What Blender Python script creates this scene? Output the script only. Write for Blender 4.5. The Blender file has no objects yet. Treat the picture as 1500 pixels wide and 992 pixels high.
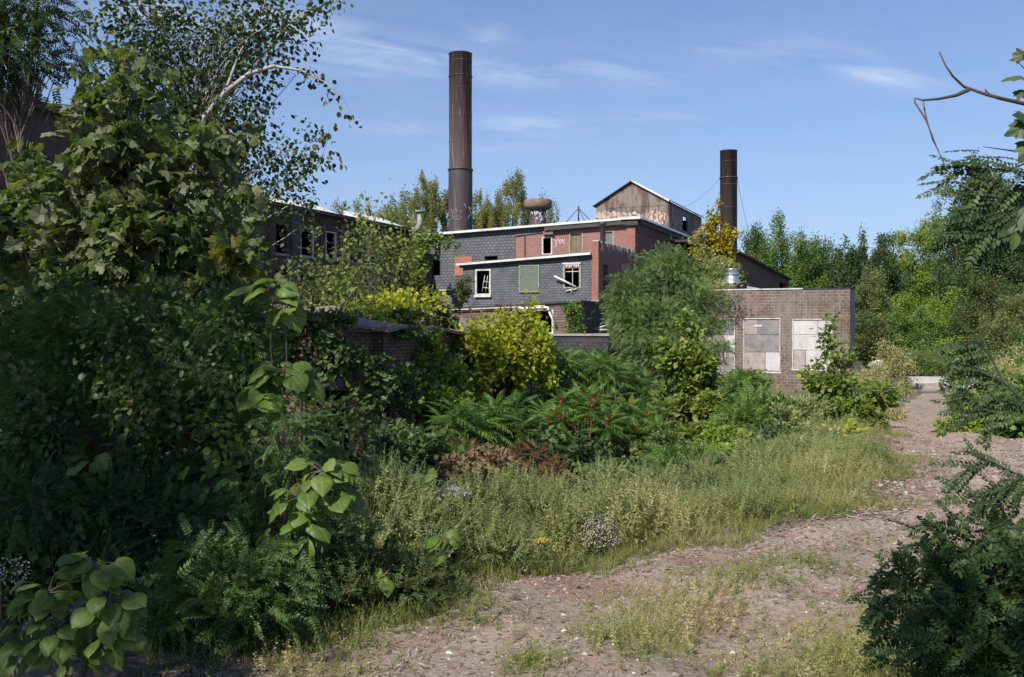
import bpy, math, random
import numpy as np
from mathutils import Vector
random.seed(7); rng = np.random.default_rng(11)
scene = bpy.context.scene
COL = scene.collection
F = 1400.0; HZ = 480.0; EYE = 1.65
# ------------------------------------------------------------------ camera, sky, sun, exposure
cd = bpy.data.cameras.new('camera'); cam = bpy.data.objects.new('camera', cd); COL.objects.link(cam)
cd.sensor_width = 36; cd.lens = 36*F/1500; cd.shift_y = -16/1500
cd.clip_start = .05; cd.clip_end = 6000
cam.location = (0, 0, EYE); cam.rotation_euler = (math.pi/2, 0, 0)
scene.camera = cam
SUN_AZ = math.radians(214)      # compass style: clockwise from +Y, the direction the sun stands in
SUN_EL = math.radians(43)
w = bpy.data.worlds.new('World'); scene.world = w; w.use_nodes = True
nt = w.node_tree; nt.nodes.clear()
def N(t, ty, **kw):
    n = t.nodes.new(ty)
    for k, v in kw.items():
        if k.startswith('_'): n.inputs[int(k[1:])].default_value = v
        else: setattr(n, k, v)
    return n
wo = N(nt, 'ShaderNodeOutputWorld'); bg = N(nt, 'ShaderNodeBackground'); bg.inputs[1].default_value = .09
sky = N(nt, 'ShaderNodeTexSky', sky_type='NISHITA', sun_disc=False, sun_elevation=SUN_EL, sun_rotation=SUN_AZ,
        air_density=1.0, dust_density=.6, ozone_density=1.6, altitude=50)
tc = N(nt, 'ShaderNodeTexCoord')
sep = N(nt, 'ShaderNodeSeparateXYZ'); nt.links.new(tc.outputs['Generated'], sep.inputs[0])
def wm(op, a, b=None, c=None):
    n = N(nt, 'ShaderNodeMath', operation=op)
    for i, x in enumerate((a, b, c)):
        if x is None: continue
        if isinstance(x, (int, float)): n.inputs[i].default_value = x
        else: nt.links.new(x, n.inputs[i])
    return n.outputs[0]
# clouds: thin wisps laid out by compass bearing (tangent of the bearing) and height over the horizon
yy = wm('MAXIMUM', sep.outputs[1], .05)
cs = wm('DIVIDE', sep.outputs[0], yy); ct = wm('DIVIDE', sep.outputs[2], yy)
cmb = N(nt, 'ShaderNodeCombineXYZ'); nt.links.new(wm('MULTIPLY', cs, 5.0), cmb.inputs[0]); nt.links.new(wm('MULTIPLY', wm('ADD', ct, wm('MULTIPLY', cs, .13)), 26.0), cmb.inputs[1])
no = N(nt, 'ShaderNodeTexNoise'); no.inputs['Scale'].default_value = 1.6; no.inputs['Detail'].default_value = 9; no.inputs['Roughness'].default_value = .62; no.inputs['Distortion'].default_value = .5
nt.links.new(cmb.outputs[0], no.inputs['Vector'])
mask = None
for (px, py, rx, ry, sl, am) in [(540,78,170,26,.10,1.0),(700,104,130,18,.12,.75),(715,50,36,15,.1,.45),(590,192,60,10,.06,.75),(770,183,95,12,.04,.85),
                          (1285,108,75,15,.16,.95),(960,172,70,9,.0,.4),(420,40,120,35,.2,.9),(900,100,120,30,.0,.35),(1150,80,160,25,0,.3),(240,20,120,40,.1,.6),(720,215,60,8,0,.3)]:
    x0 = (px-750)/F; t0 = (HZ-py)/F
    dx = wm('SUBTRACT', cs, x0)
    dt = wm('ADD', wm('SUBTRACT', ct, t0), wm('MULTIPLY', dx, sl))
    r = wm('ADD', wm('POWER', wm('ABSOLUTE', wm('DIVIDE', dx, rx/F)), 2.0), wm('POWER', wm('ABSOLUTE', wm('DIVIDE', dt, ry/F)), 2.0))
    g = wm('MULTIPLY', wm('EXPONENT', wm('MULTIPLY', r, -1.0)), am)
    mask = g if mask is None else wm('MAXIMUM', mask, g)
mask = wm('ADD', mask, .07)
ramp = N(nt, 'ShaderNodeMapRange'); ramp.inputs[1].default_value = .36; ramp.inputs[2].default_value = .72
nt.links.new(no.outputs[0], ramp.inputs[0])
cf = wm('MULTIPLY', wm('MULTIPLY', mask, ramp.outputs[0]), .72)
mx = N(nt, 'ShaderNodeMix', data_type='RGBA'); mx.inputs[7].default_value = (6.4, 7.2, 8.6, 1)
sc_ = N(nt, 'ShaderNodeMix', data_type='RGBA', blend_type='MULTIPLY'); sc_.inputs[0].default_value = 1; sc_.inputs[7].default_value = (.77, .87, 1.10, 1)
nt.links.new(sky.outputs[0], sc_.inputs[6])
# pale blue air low over the horizon
low = N(nt, 'ShaderNodeMix', data_type='RGBA'); low.inputs[7].default_value = (3.6, 4.9, 7.3, 1)
nt.links.new(wm('MULTIPLY', wm('EXPONENT', wm('MULTIPLY', wm('MAXIMUM', sep.outputs[2], 0.0), -5.0)), .8), low.inputs[0]); nt.links.new(sc_.outputs[2], low.inputs[6])
nt.links.new(cf, mx.inputs[0]); nt.links.new(low.outputs[2], mx.inputs[6])
nt.links.new(mx.outputs[2], bg.inputs[0]); nt.links.new(bg.outputs[0], wo.inputs[0])
sl = bpy.data.lights.new('sun', 'SUN'); sl.energy = 5.0; sl.angle = math.radians(.53); sl.color = (1, .94, .85)
so = bpy.data.objects.new('sun', sl); COL.objects.link(so)
sdir = Vector((math.sin(SUN_AZ)*math.cos(SUN_EL), math.cos(SUN_AZ)*math.cos(SUN_EL), math.sin(SUN_EL)))
so.rotation_euler = sdir.to_track_quat('Z', 'Y').to_euler(); so.location = sdir*80
vs = scene.view_settings; vs.view_transform = 'Standard'; vs.look = 'None'; vs.gamma = 1; vs.exposure = .42; vs.use_curve_mapping = False
scene.cycles.max_bounces = 6; scene.cycles.diffuse_bounces = 3; scene.cycles.glossy_bounces = 2; scene.cycles.transmission_bounces = 4
scene.cycles.sample_clamp_indirect = 6

# ------------------------------------------------------------------ materials
def newmat(name):
    m = bpy.data.materials.new(name); m.use_nodes = True
    t = m.node_tree; t.nodes.clear()
    o = N(t, 'ShaderNodeOutputMaterial'); b = N(t, 'ShaderNodeBsdfPrincipled'); t.links.new(b.outputs[0], o.inputs[0])
    b.inputs['Specular IOR Level'].default_value = .3
    return m, t, b, o
def rampn(t, stops, fac=None, interp='LINEAR'):
    r = N(t, 'ShaderNodeValToRGB'); cr = r.color_ramp; cr.interpolation = interp
    while len(cr.elements) < len(stops): cr.elements.new(.5)
    for e, (p, c) in zip(cr.elements, stops):
        e.position = p; e.color = (c[0], c[1], c[2], 1) if not isinstance(c, (int, float)) else (c, c, c, 1)
    if fac is not None: t.links.new(fac, r.inputs[0])
    return r.outputs[0]
def noise(t, vec, scale, detail=5, rough=.6, dist=0):
    n = N(t, 'ShaderNodeTexNoise'); n.inputs['Scale'].default_value = scale; n.inputs['Detail'].default_value = detail
    n.inputs['Roughness'].default_value = rough; n.inputs['Distortion'].default_value = dist
    if vec is not None: t.links.new(vec, n.inputs['Vector'])
    return n.outputs[0]
def mapv(t, src, scale=(1,1,1), loc=(0,0,0)):
    m = N(t, 'ShaderNodeMapping'); m.inputs['Scale'].default_value = scale; m.inputs['Location'].default_value = loc
    t.links.new(src, m.inputs['Vector']); return m.outputs[0]
def mixc(t, fac, a, b, blend='MIX'):
    m = N(t, 'ShaderNodeMix', data_type='RGBA', blend_type=blend)
    for i, x in ((0, fac), (6, a), (7, b)):
        if isinstance(x, (int, float)): m.inputs[i].default_value = x
        elif isinstance(x, tuple): m.inputs[i].default_value = (x[0], x[1], x[2], 1)
        else: t.links.new(x, m.inputs[i])
    return m.outputs[2]
def bump(t, b, h, strength=.5, dist=.02):
    n = N(t, 'ShaderNodeBump'); n.inputs['Strength'].default_value = strength; n.inputs['Distance'].default_value = dist
    t.links.new(h, n.inputs['Height']); t.links.new(n.outputs[0], b.inputs['Normal'])
def coord(t, which='Object'):
    return N(t, 'ShaderNodeTexCoord').outputs[which]
def brick_mat(name, c1, c2, mortar, bw=.2, rh=.075, ms=.009, stain=(.1,.09,.08), samt=.4, streak=0, scol=(.3,.3,.3), bstr=.5, seed=0, bumpd=.01):
    m, t, b, o = newmat(name)
    uv = mapv(t, coord(t, 'UV'), loc=(seed, seed*.7, 0))
    br = N(t, 'ShaderNodeTexBrick'); t.links.new(uv, br.inputs['Vector'])
    br.inputs['Scale'].default_value = 1; br.inputs['Brick Width'].default_value = bw; br.inputs['Row Height'].default_value = rh
    br.inputs['Mortar Size'].default_value = ms; br.inputs['Mortar Smooth'].default_value = .2
    br.inputs['Color1'].default_value = (*c1, 1); br.inputs['Color2'].default_value = (*c2, 1); br.inputs['Mortar'].default_value = (*mortar, 1)
    n1 = noise(t, uv, 1.1, 6, .65, .6); n2 = noise(t, uv, 9, 5, .7)
    c = mixc(t, rampn(t, [(.42, 0.), (.72, 1.)], n1), br.outputs[0], mixc(t, samt, br.outputs[0], stain))
    c = mixc(t, .5, c, rampn(t, [(.3, .55), (.7, 1.35)], n2), 'MULTIPLY')
    if streak:
        sv = noise(t, mapv(t, uv, (1.5, .12, 1)), 1.6, 6, .7)
        c = mixc(t, rampn(t, [(.48, 0.), (.68, streak)], sv), c, scol)
    t.links.new(c, b.inputs['Base Color']); b.inputs['Roughness'].default_value = .93
    hh = mixc(t, .35, br.outputs['Fac'], n2)
    inv = N(t, 'ShaderNodeMath', operation='SUBTRACT', _0=1.0); t.links.new(hh, inv.inputs[1])
    bump(t, b, inv.outputs[0], bstr, bumpd)
    return m
def plain(name, c, c2=None, rough=.8, sc=3, metal=0, stretch=(1,1,1), bstr=.25, lo=.35, hi=.65, detail=6, bd=.01, c3=None):
    m, t, b, o = newmat(name)
    v = mapv(t, coord(t), stretch)
    n = noise(t, v, sc, detail, .65, .3)
    c2 = c2 or tuple(x*.6 for x in c)
    st = [(lo, c), (hi, c2)]
    if c3: st.append((min(.98, hi+.14), c3))
    col = rampn(t, st, n)
    col = mixc(t, .4, col, rampn(t, [(.3, .6), (.7, 1.3)], noise(t, v, sc*7, 4, .7)), 'MULTIPLY')
    t.links.new(col, b.inputs['Base Color']); b.inputs['Roughness'].default_value = rough; b.inputs['Metallic'].default_value = metal
    bump(t, b, noise(t, v, sc*5, 4), bstr, bd)
    return m
def leaf_mat(name, cols, trans=.35, rough=.5, tmul=(1.5,1.6,.7), back=None, spec=.35, k=1.0, veins=False):
    k *= 1.1; cols = [(r*k*1.05, g*k, b*k*(.92 if g > r*1.02 else 1)) for r, g, b in cols]
    m, t, b, o = newmat(name)
    a = N(t, 'ShaderNodeAttribute', attribute_name='rnd')
    c = rampn(t, [(i/(len(cols)-1), x) for i, x in enumerate(cols)], a.outputs['Fac'])
    if veins:
        at = N(t, 'ShaderNodeAttribute', attribute_name='loc'); sx = N(t, 'ShaderNodeSeparateXYZ'); t.links.new(at.outputs['Vector'], sx.inputs[0])
        def mm(op, a_, b_=None):
            n_ = N(t, 'ShaderNodeMath', operation=op)
            for i_, q_ in enumerate((a_, b_)):
                if q_ is None: continue
                if isinstance(q_, (int, float)): n_.inputs[i_].default_value = q_
                else: t.links.new(q_, n_.inputs[i_])
            return n_.outputs[0]
        ax = mm('ABSOLUTE', sx.outputs[0]); ph_ = mm('MULTIPLY', mm('SUBTRACT', sx.outputs[1], mm('MULTIPLY', ax, .75)), 6.5)
        fr_ = mm('ABSOLUTE', mm('SUBTRACT', mm('FRACT', ph_), .5)); side = rampn(t, [(0, 1.), (.09, 0.)], fr_); mid = rampn(t, [(.012, 1.), (.035, 0.)], ax)
        ve = mm('MAXIMUM', side, mid)
        c = mixc(t, mm('MULTIPLY', ve, .38), c, (.30, .36, .12))
        nz = noise(t, coord(t), 26, 6, .7)
        c = mixc(t, .8, c, rampn(t, [(.3, .62), (.5, 1.), (.7, 1.3)], nz), 'MULTIPLY')
        c = mixc(t, rampn(t, [(.70, 0.), (.74, .85)], noise(t, coord(t), 48, 2, .5)), c, (.10, .07, .03))
        bump(t, b, mixc(t, .5, ve, nz), .35, .006)
    if back:
        g = N(t, 'ShaderNodeNewGeometry'); cb = mixc(t, g.outputs['Backfacing'], c, mixc(t, .6, c, back))
    else: cb = c
    t.links.new(cb, b.inputs['Base Color']); b.inputs['Roughness'].default_value = rough; b.inputs['Specular IOR Level'].default_value = spec
    tr = N(t, 'ShaderNodeBsdfTranslucent'); t.links.new(mixc(t, 1.0, c, tmul, 'MULTIPLY'), tr.inputs[0])
    ms = N(t, 'ShaderNodeMixShader'); ms.inputs[0].default_value = trans
    t.links.new(b.outputs[0], ms.inputs[1]); t.links.new(tr.outputs[0], ms.inputs[2]); t.links.new(ms.outputs[0], o.inputs[0])
    return m
M = {}
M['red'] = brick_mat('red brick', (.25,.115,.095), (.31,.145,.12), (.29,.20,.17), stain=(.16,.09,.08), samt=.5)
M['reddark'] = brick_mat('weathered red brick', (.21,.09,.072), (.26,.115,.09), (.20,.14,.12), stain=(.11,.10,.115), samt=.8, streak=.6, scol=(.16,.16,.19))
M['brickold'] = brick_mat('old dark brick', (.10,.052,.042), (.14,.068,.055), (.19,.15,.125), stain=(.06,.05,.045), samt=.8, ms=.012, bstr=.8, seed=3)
M['brownbrick'] = brick_mat('brown brick', (.15,.085,.065), (.20,.11,.08), (.16,.12,.1), stain=(.07,.06,.06), samt=.6, seed=5)
M['shade_toned'] = brick_mat('soot dark brick', (.075,.05,.042), (.10,.062,.05), (.085,.07,.06), stain=(.03,.027,.025), samt=.7, seed=15)  # brick colour darkened to deepen the shade on the left walls
M['block'] = brick_mat('stained concrete block', (.125,.088,.066), (.17,.122,.094), (.29,.25,.215), bw=.4, rh=.2, ms=.015, stain=(.07,.045,.035), samt=.9, streak=.8, scol=(.215,.195,.185), seed=8)
M['shingle'] = brick_mat('slate blue asphalt shingles', (.118,.123,.137), (.15,.156,.172), (.075,.078,.088), bw=.3, rh=.17, ms=.016, stain=(.07,.07,.078), samt=.85, bstr=1.0, seed=1, bumpd=.03)
M['shingle_scale'] = brick_mat('slate blue scale shingles', (.125,.13,.143), (.158,.164,.18), (.07,.073,.083), bw=.36, rh=.23, ms=.026, stain=(.075,.077,.085), samt=.8, bstr=1.0, seed=4, bumpd=.05)
M['siding'] = brick_mat('weathered brown clapboard', (.15,.11,.09), (.20,.15,.125), (.035,.028,.025), bw=3.1, rh=.16, ms=.018, stain=(.08,.06,.055), samt=.8, bstr=1, seed=2)
M['darkshingle'] = brick_mat('shade dark wall shingles', (.035,.037,.042), (.05,.052,.058), (.015,.015,.018), bw=.3, rh=.2, ms=.02, seed=6)  # near-black tone stands in for shade on the wing's side wall
M['rust'] = plain('dark rusty steel', (.085,.068,.068), (.12,.08,.07), .5, 1.5, .25, (2.6,2.6,.16), .3, lo=.4, hi=.56, c3=(.27,.23,.22))
M['rustdark'] = plain('blackened steel', (.055,.05,.054), (.085,.068,.066), .55, 1.5, .25, (2.6,2.6,.16), .3, lo=.4, hi=.56, c3=(.15,.13,.125))
M['corr'] = plain('rusty corrugated sheet', (.20,.17,.145), (.12,.075,.055), .65, 1.1, .15, (1.3,1.3,.45), .3, .46, .55, c3=(.10,.05,.038))
M['pinkroof'] = plain('faded pink asphalt roofing', (.26,.19,.175), (.17,.13,.12), .9, 2)
M['white'] = plain('chalky white paint', (.66,.66,.64), (.5,.49,.47), .7, 1.2, lo=.4, hi=.62, c3=(.2,.18,.16))
M['whitedirty'] = plain('dirty white paint', (.62,.61,.58), (.35,.33,.3), .7, 4)
M['tar'] = plain('black tar roofing', (.035,.035,.038), (.06,.058,.056), .8, 2)
M['trimdark'] = plain('dark painted timber', (.075,.07,.068), (.045,.04,.04), .7, 4)
M['green'] = plain('faded green board', (.10,.125,.095), (.16,.18,.145), .8, 2.2, c3=(.07,.085,.07))
M['greenframe'] = plain('flaking green paint', (.17,.19,.12), (.36,.36,.29), .7, 8)
M['orange'] = plain('orange plywood', (.38,.155,.10), (.30,.115,.075), .8, 2, bstr=.1)
M['rawwood'] = plain('weathered wood', (.23,.165,.12), (.13,.085,.06), .85, 3, stretch=(3,3,.6))
M['ply'] = plain('whitewashed plywood', (.50,.485,.475), (.40,.385,.375), .85, 1.3, stretch=(1,1,.5), c3=(.22,.2,.185))
M['plygrey'] = plain('grey stained plywood', (.25,.235,.23), (.15,.14,.14), .85, 1.5, c3=(.36,.32,.31))
M['plypink'] = plain('pinkish plywood', (.37,.325,.30), (.24,.205,.185), .85, 2.2, c3=(.09,.08,.075))
M['galv'] = plain('galvanised steel', (.62,.63,.65), (.45,.46,.48), .35, 2, .85)
M['redpier'] = brick_mat('orange red brick', (.27,.105,.075), (.33,.135,.10), (.25,.17,.14), stain=(.14,.08,.06), samt=.5, seed=11)
M['greymetal'] = plain('greenish grey duct metal', (.26,.28,.25), (.17,.18,.16), .6, 3, .2)
M['ventcap'] = plain('rusted tan steel', (.23,.165,.12), (.15,.10,.075), .75, 3)
M['concrete'] = plain('old concrete', (.34,.32,.29), (.22,.2,.18), .9, 2)
M['stone'] = plain('dark stone', (.13,.125,.125), (.08,.075,.08), .9, 4)
M['interior'] = plain('unlit room interior', (.03,.027,.025), (.02,.018,.017), .95, 2)  # near-black colour so the rooms behind the openings look unlit
M['graffwhite'] = plain('white spray paint', (.62,.62,.64), (.5,.5,.53), .7, 5)
M['graffpink'] = plain('pink spray paint', (.36,.24,.22), (.28,.19,.18), .7, 5)
M['graffcream'] = plain('cream and rust graffiti fill', (.44,.37,.31), (.27,.14,.095), .75, 3.2, lo=.5, hi=.56)
M['wire'] = plain('grey wire', (.12,.12,.13), None, .6, 3)
M['bark'] = plain('grey brown bark', (.14,.115,.095), (.075,.06,.05), .9, 6, stretch=(1,1,.3))
M['barkpale'] = plain('pale birch bark', (.44,.42,.38), (.22,.2,.18), .8, 6)
M['barkdark'] = plain('dark bark', (.07,.055,.048), (.04,.032,.028), .9, 6)
M['barkred'] = plain('reddish vine stem', (.16,.085,.065), (.10,.06,.05), .8, 6)
M['rubblewhite'] = plain('pale broken concrete', (.56,.54,.5), (.34,.32,.3), .9, 1.5)
M['tarp'] = plain('pale blue plastic', (.40,.55,.72), (.62,.7,.78), .5, 3)
# leaves
L = {}
L['maple'] = leaf_mat('sycamore leaf', [(.028,.05,.012),(.045,.07,.016),(.062,.09,.022),(.085,.11,.035),(.17,.19,.10)], .38, .5, back=(.2,.23,.14), veins=True)
L['mapleyellow'] = leaf_mat('yellowing sycamore leaf', [(.04,.065,.015),(.07,.09,.02),(.12,.11,.02),(.16,.11,.03)], .4, veins=True)
L['catalpa'] = leaf_mat('catalpa leaf', [(.06,.11,.02),(.075,.135,.025),(.095,.155,.03),(.12,.175,.04)], .35, .45, (1.7,1.7,.5), veins=True)
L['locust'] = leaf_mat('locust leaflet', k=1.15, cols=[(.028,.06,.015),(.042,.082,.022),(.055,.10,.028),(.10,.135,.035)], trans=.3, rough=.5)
L['locustdark'] = leaf_mat('blue green locust leaflet', [(.022,.045,.015),(.035,.064,.021),(.05,.083,.028),(.072,.105,.035)], .28, .5)  # darker copy of locust; tone also stands in for shade and silhouettes
L['mug'] = leaf_mat('grey green weed leaf', [(.11,.15,.07),(.19,.24,.11),(.28,.32,.15),(.44,.45,.26)], .42, .6, (1.3,1.35,.7))
L['weedlight'] = leaf_mat('tan green weed leaf', [(.15,.18,.07),(.24,.27,.11),(.34,.34,.16),(.5,.42,.28)], .42, .6, (1.3,1.35,.7))
L['yellowvine'] = leaf_mat('yellow bittersweet leaf', [(.13,.18,.02),(.22,.28,.03),(.32,.36,.04),(.44,.42,.06)], .45, .5, (1.35,1.45,.4))
L['gold'] = leaf_mat('golden autumn leaf', [(.13,.16,.02),(.24,.24,.025),(.36,.30,.025),(.42,.26,.03)], .35, .5, (1.2,1.1,.5))
L['sumac'] = leaf_mat('sumac leaflet', k=1.45, cols=[(.032,.072,.016),(.046,.095,.022),(.066,.12,.026),(.10,.14,.034)], trans=.35, rough=.45)
L['sumacred'] = leaf_mat('reddening sumac leaflet', [(.05,.085,.022),(.06,.07,.022),(.12,.04,.022),(.10,.025,.02)], .3, .5, (1.4,1.1,.8))
L['popl'] = leaf_mat('poplar leaf', k=1.2, cols=[(.07,.11,.025),(.10,.145,.035),(.14,.18,.045),(.21,.24,.05)], trans=.4, rough=.5)
L['olive'] = leaf_mat('olive green leaf', k=1.15, cols=[(.035,.058,.022),(.055,.08,.028),(.08,.105,.035),(.13,.13,.045)], trans=.3, rough=.5)
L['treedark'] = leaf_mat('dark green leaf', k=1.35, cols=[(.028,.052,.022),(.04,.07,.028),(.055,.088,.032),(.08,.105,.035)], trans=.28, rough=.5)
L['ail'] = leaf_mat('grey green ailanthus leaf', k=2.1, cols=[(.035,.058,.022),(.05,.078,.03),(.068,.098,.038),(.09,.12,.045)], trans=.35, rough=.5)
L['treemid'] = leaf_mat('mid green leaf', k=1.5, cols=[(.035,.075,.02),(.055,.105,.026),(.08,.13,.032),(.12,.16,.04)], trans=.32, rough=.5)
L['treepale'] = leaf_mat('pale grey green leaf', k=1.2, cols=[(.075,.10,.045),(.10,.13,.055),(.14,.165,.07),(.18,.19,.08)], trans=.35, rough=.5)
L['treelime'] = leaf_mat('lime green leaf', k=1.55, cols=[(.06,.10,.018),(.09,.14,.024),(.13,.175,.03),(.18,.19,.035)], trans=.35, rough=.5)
L['willow'] = leaf_mat('yellow green willow leaf', [(.12,.14,.065),(.165,.185,.085),(.21,.225,.10),(.28,.26,.12)], .4, .6)
L['birch'] = leaf_mat('small birch leaf', [(.022,.042,.018),(.032,.058,.022),(.055,.085,.028),(.11,.12,.045)], .3, .4)
L['brownleaf'] = leaf_mat('dry brown leaf', [(.12,.07,.05),(.17,.11,.07),(.14,.12,.05),(.22,.16,.10)], .2, .7)
L['grass'] = leaf_mat('grass blade', [(.09,.135,.035),(.14,.18,.05),(.22,.23,.09),(.36,.30,.19)], .35, .6)
L['litter'] = leaf_mat('dry straw', [(.10,.075,.058),(.17,.13,.10),(.25,.20,.16),(.36,.30,.245)], 0.05, .8)
L['whitefl'] = leaf_mat('white flower', [(.30,.30,.26),(.45,.44,.40),(.58,.57,.52),(.66,.65,.6)], .2, .7, (1,1,1))
L['asterfl'] = leaf_mat('pale violet flower', [(.28,.29,.42),(.38,.39,.52),(.46,.47,.58),(.55,.55,.62)], .2, .7, (1,1,1))
L['goldfl'] = leaf_mat('goldenrod flower', [(.5,.33,.02),(.6,.42,.03),(.65,.5,.05)], .2, .7, (1,1,1))
L['redfl'] = leaf_mat('red sumac cone', [(.20,.03,.02),(.28,.05,.03),(.35,.10,.04)], .1, .7, (1,1,1))

# ------------------------------------------------------------------ tags and helpers
def tag(o, label=None, cat=None, group=None, kind=None):
    if label: o['label'] = label
    if cat: o['category'] = cat
    if group: o['group'] = group
    if kind: o['kind'] = kind
    return o
def empty(name, loc, label=None, cat=None, group=None):
    o = bpy.data.objects.new(name, None); COL.objects.link(o); o.location = loc; o.empty_display_size = .3
    return tag(o, label, cat, group)
def link(name, me, mat, parent):
    o = bpy.data.objects.new(name, me); COL.objects.link(o)
    if mat is not None and len(me.materials) == 0: me.materials.append(mat)
    if parent is not None:
        o.parent = parent
        p = parent; off = Vector((0,0,0))
        while p is not None: off += p.location; p = p.parent
        o.location = -off
    return o
class MB:
    def __init__(s): s.v = []; s.f = []; s.uv = []; s.sm = []
    def face(s, pts, uvs=None, smooth=False):
        i = len(s.v); s.v += [tuple(p) for p in pts]; s.f.append(tuple(range(i, i+len(pts))))
        s.uv += uvs if uvs else [(p[0], p[2]) for p in pts]; s.sm.append(smooth)
    def build(s, name, mat, parent=None):
        me = bpy.data.meshes.new(name); me.from_pydata(s.v, [], s.f)
        ul = me.uv_layers.new(name='UVMap'); ul.data.foreach_set('uv', np.array(s.uv, dtype=np.float32).ravel())
        me.polygons.foreach_set('use_smooth', np.array(s.sm, dtype=bool)); me.update()
        return link(name, me, mat, parent)
    def tube(s, pts, rad, n=6, caps=True):
        pts = [Vector(p) for p in pts]
        if isinstance(rad, (int, float)): rad = [rad]*len(pts)
        rings = []; ref = None
        for i, p in enumerate(pts):
            d = (pts[min(i+1, len(pts)-1)] - pts[max(i-1, 0)])
            if d.length < 1e-6: d = Vector((0,0,1))
            d.normalize()
            if ref is None: ref = Vector((1,0,0)) if abs(d.x) < .8 else Vector((0,1,0))
            a = (ref - d*ref.dot(d)).normalized(); ref = a; b = d.cross(a)
            rings.append([p + (a*math.cos(2*math.pi*k/n) + b*math.sin(2*math.pi*k/n))*rad[i] for k in range(n)])
        base = len(s.v)
        for r in rings: s.v += [tuple(q) for q in r]
        L_ = 0
        for i in range(len(rings)-1):
            L1 = L_ + (pts[i+1]-pts[i]).length
            for k in range(n):
                k2 = (k+1) % n
                s.f.append((base+i*n+k, base+i*n+k2, base+(i+1)*n+k2, base+(i+1)*n+k)); s.sm.append(True)
                s.uv += [(k*.1, L_), (k*.1+.1, L_), (k*.1+.1, L1), (k*.1, L1)]
            L_ = L1
        if caps:
            s.f.append(tuple(base+(len(rings)-1)*n+k for k in range(n))); s.sm.append(False); s.uv += [(0,0)]*n
            s.f.append(tuple(base+n-1-k for k in range(n))); s.sm.append(False); s.uv += [(0,0)]*n
    def lathe(s, c, prof, n=32, open_top=False):
        base = len(s.v); m = len(prof)
        for (r, z) in prof:
            for k in range(n):
                a = 2*math.pi*k/n; s.v.append((c[0]+r*math.cos(a), c[1]+r*math.sin(a), z))
        for i in range(m-1):
            for k in range(n):
                k2 = (k+1) % n
                s.f.append((base+i*n+k, base+i*n+k2, base+(i+1)*n+k2, base+(i+1)*n+k)); s.sm.append(True)
                r = prof[i][0]
                s.uv += [(k/n*6.28*r, prof[i][1]), ((k+1)/n*6.28*r, prof[i][1]), ((k+1)/n*6.28*r, prof[i+1][1]), (k/n*6.28*r, prof[i+1][1])]
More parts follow.
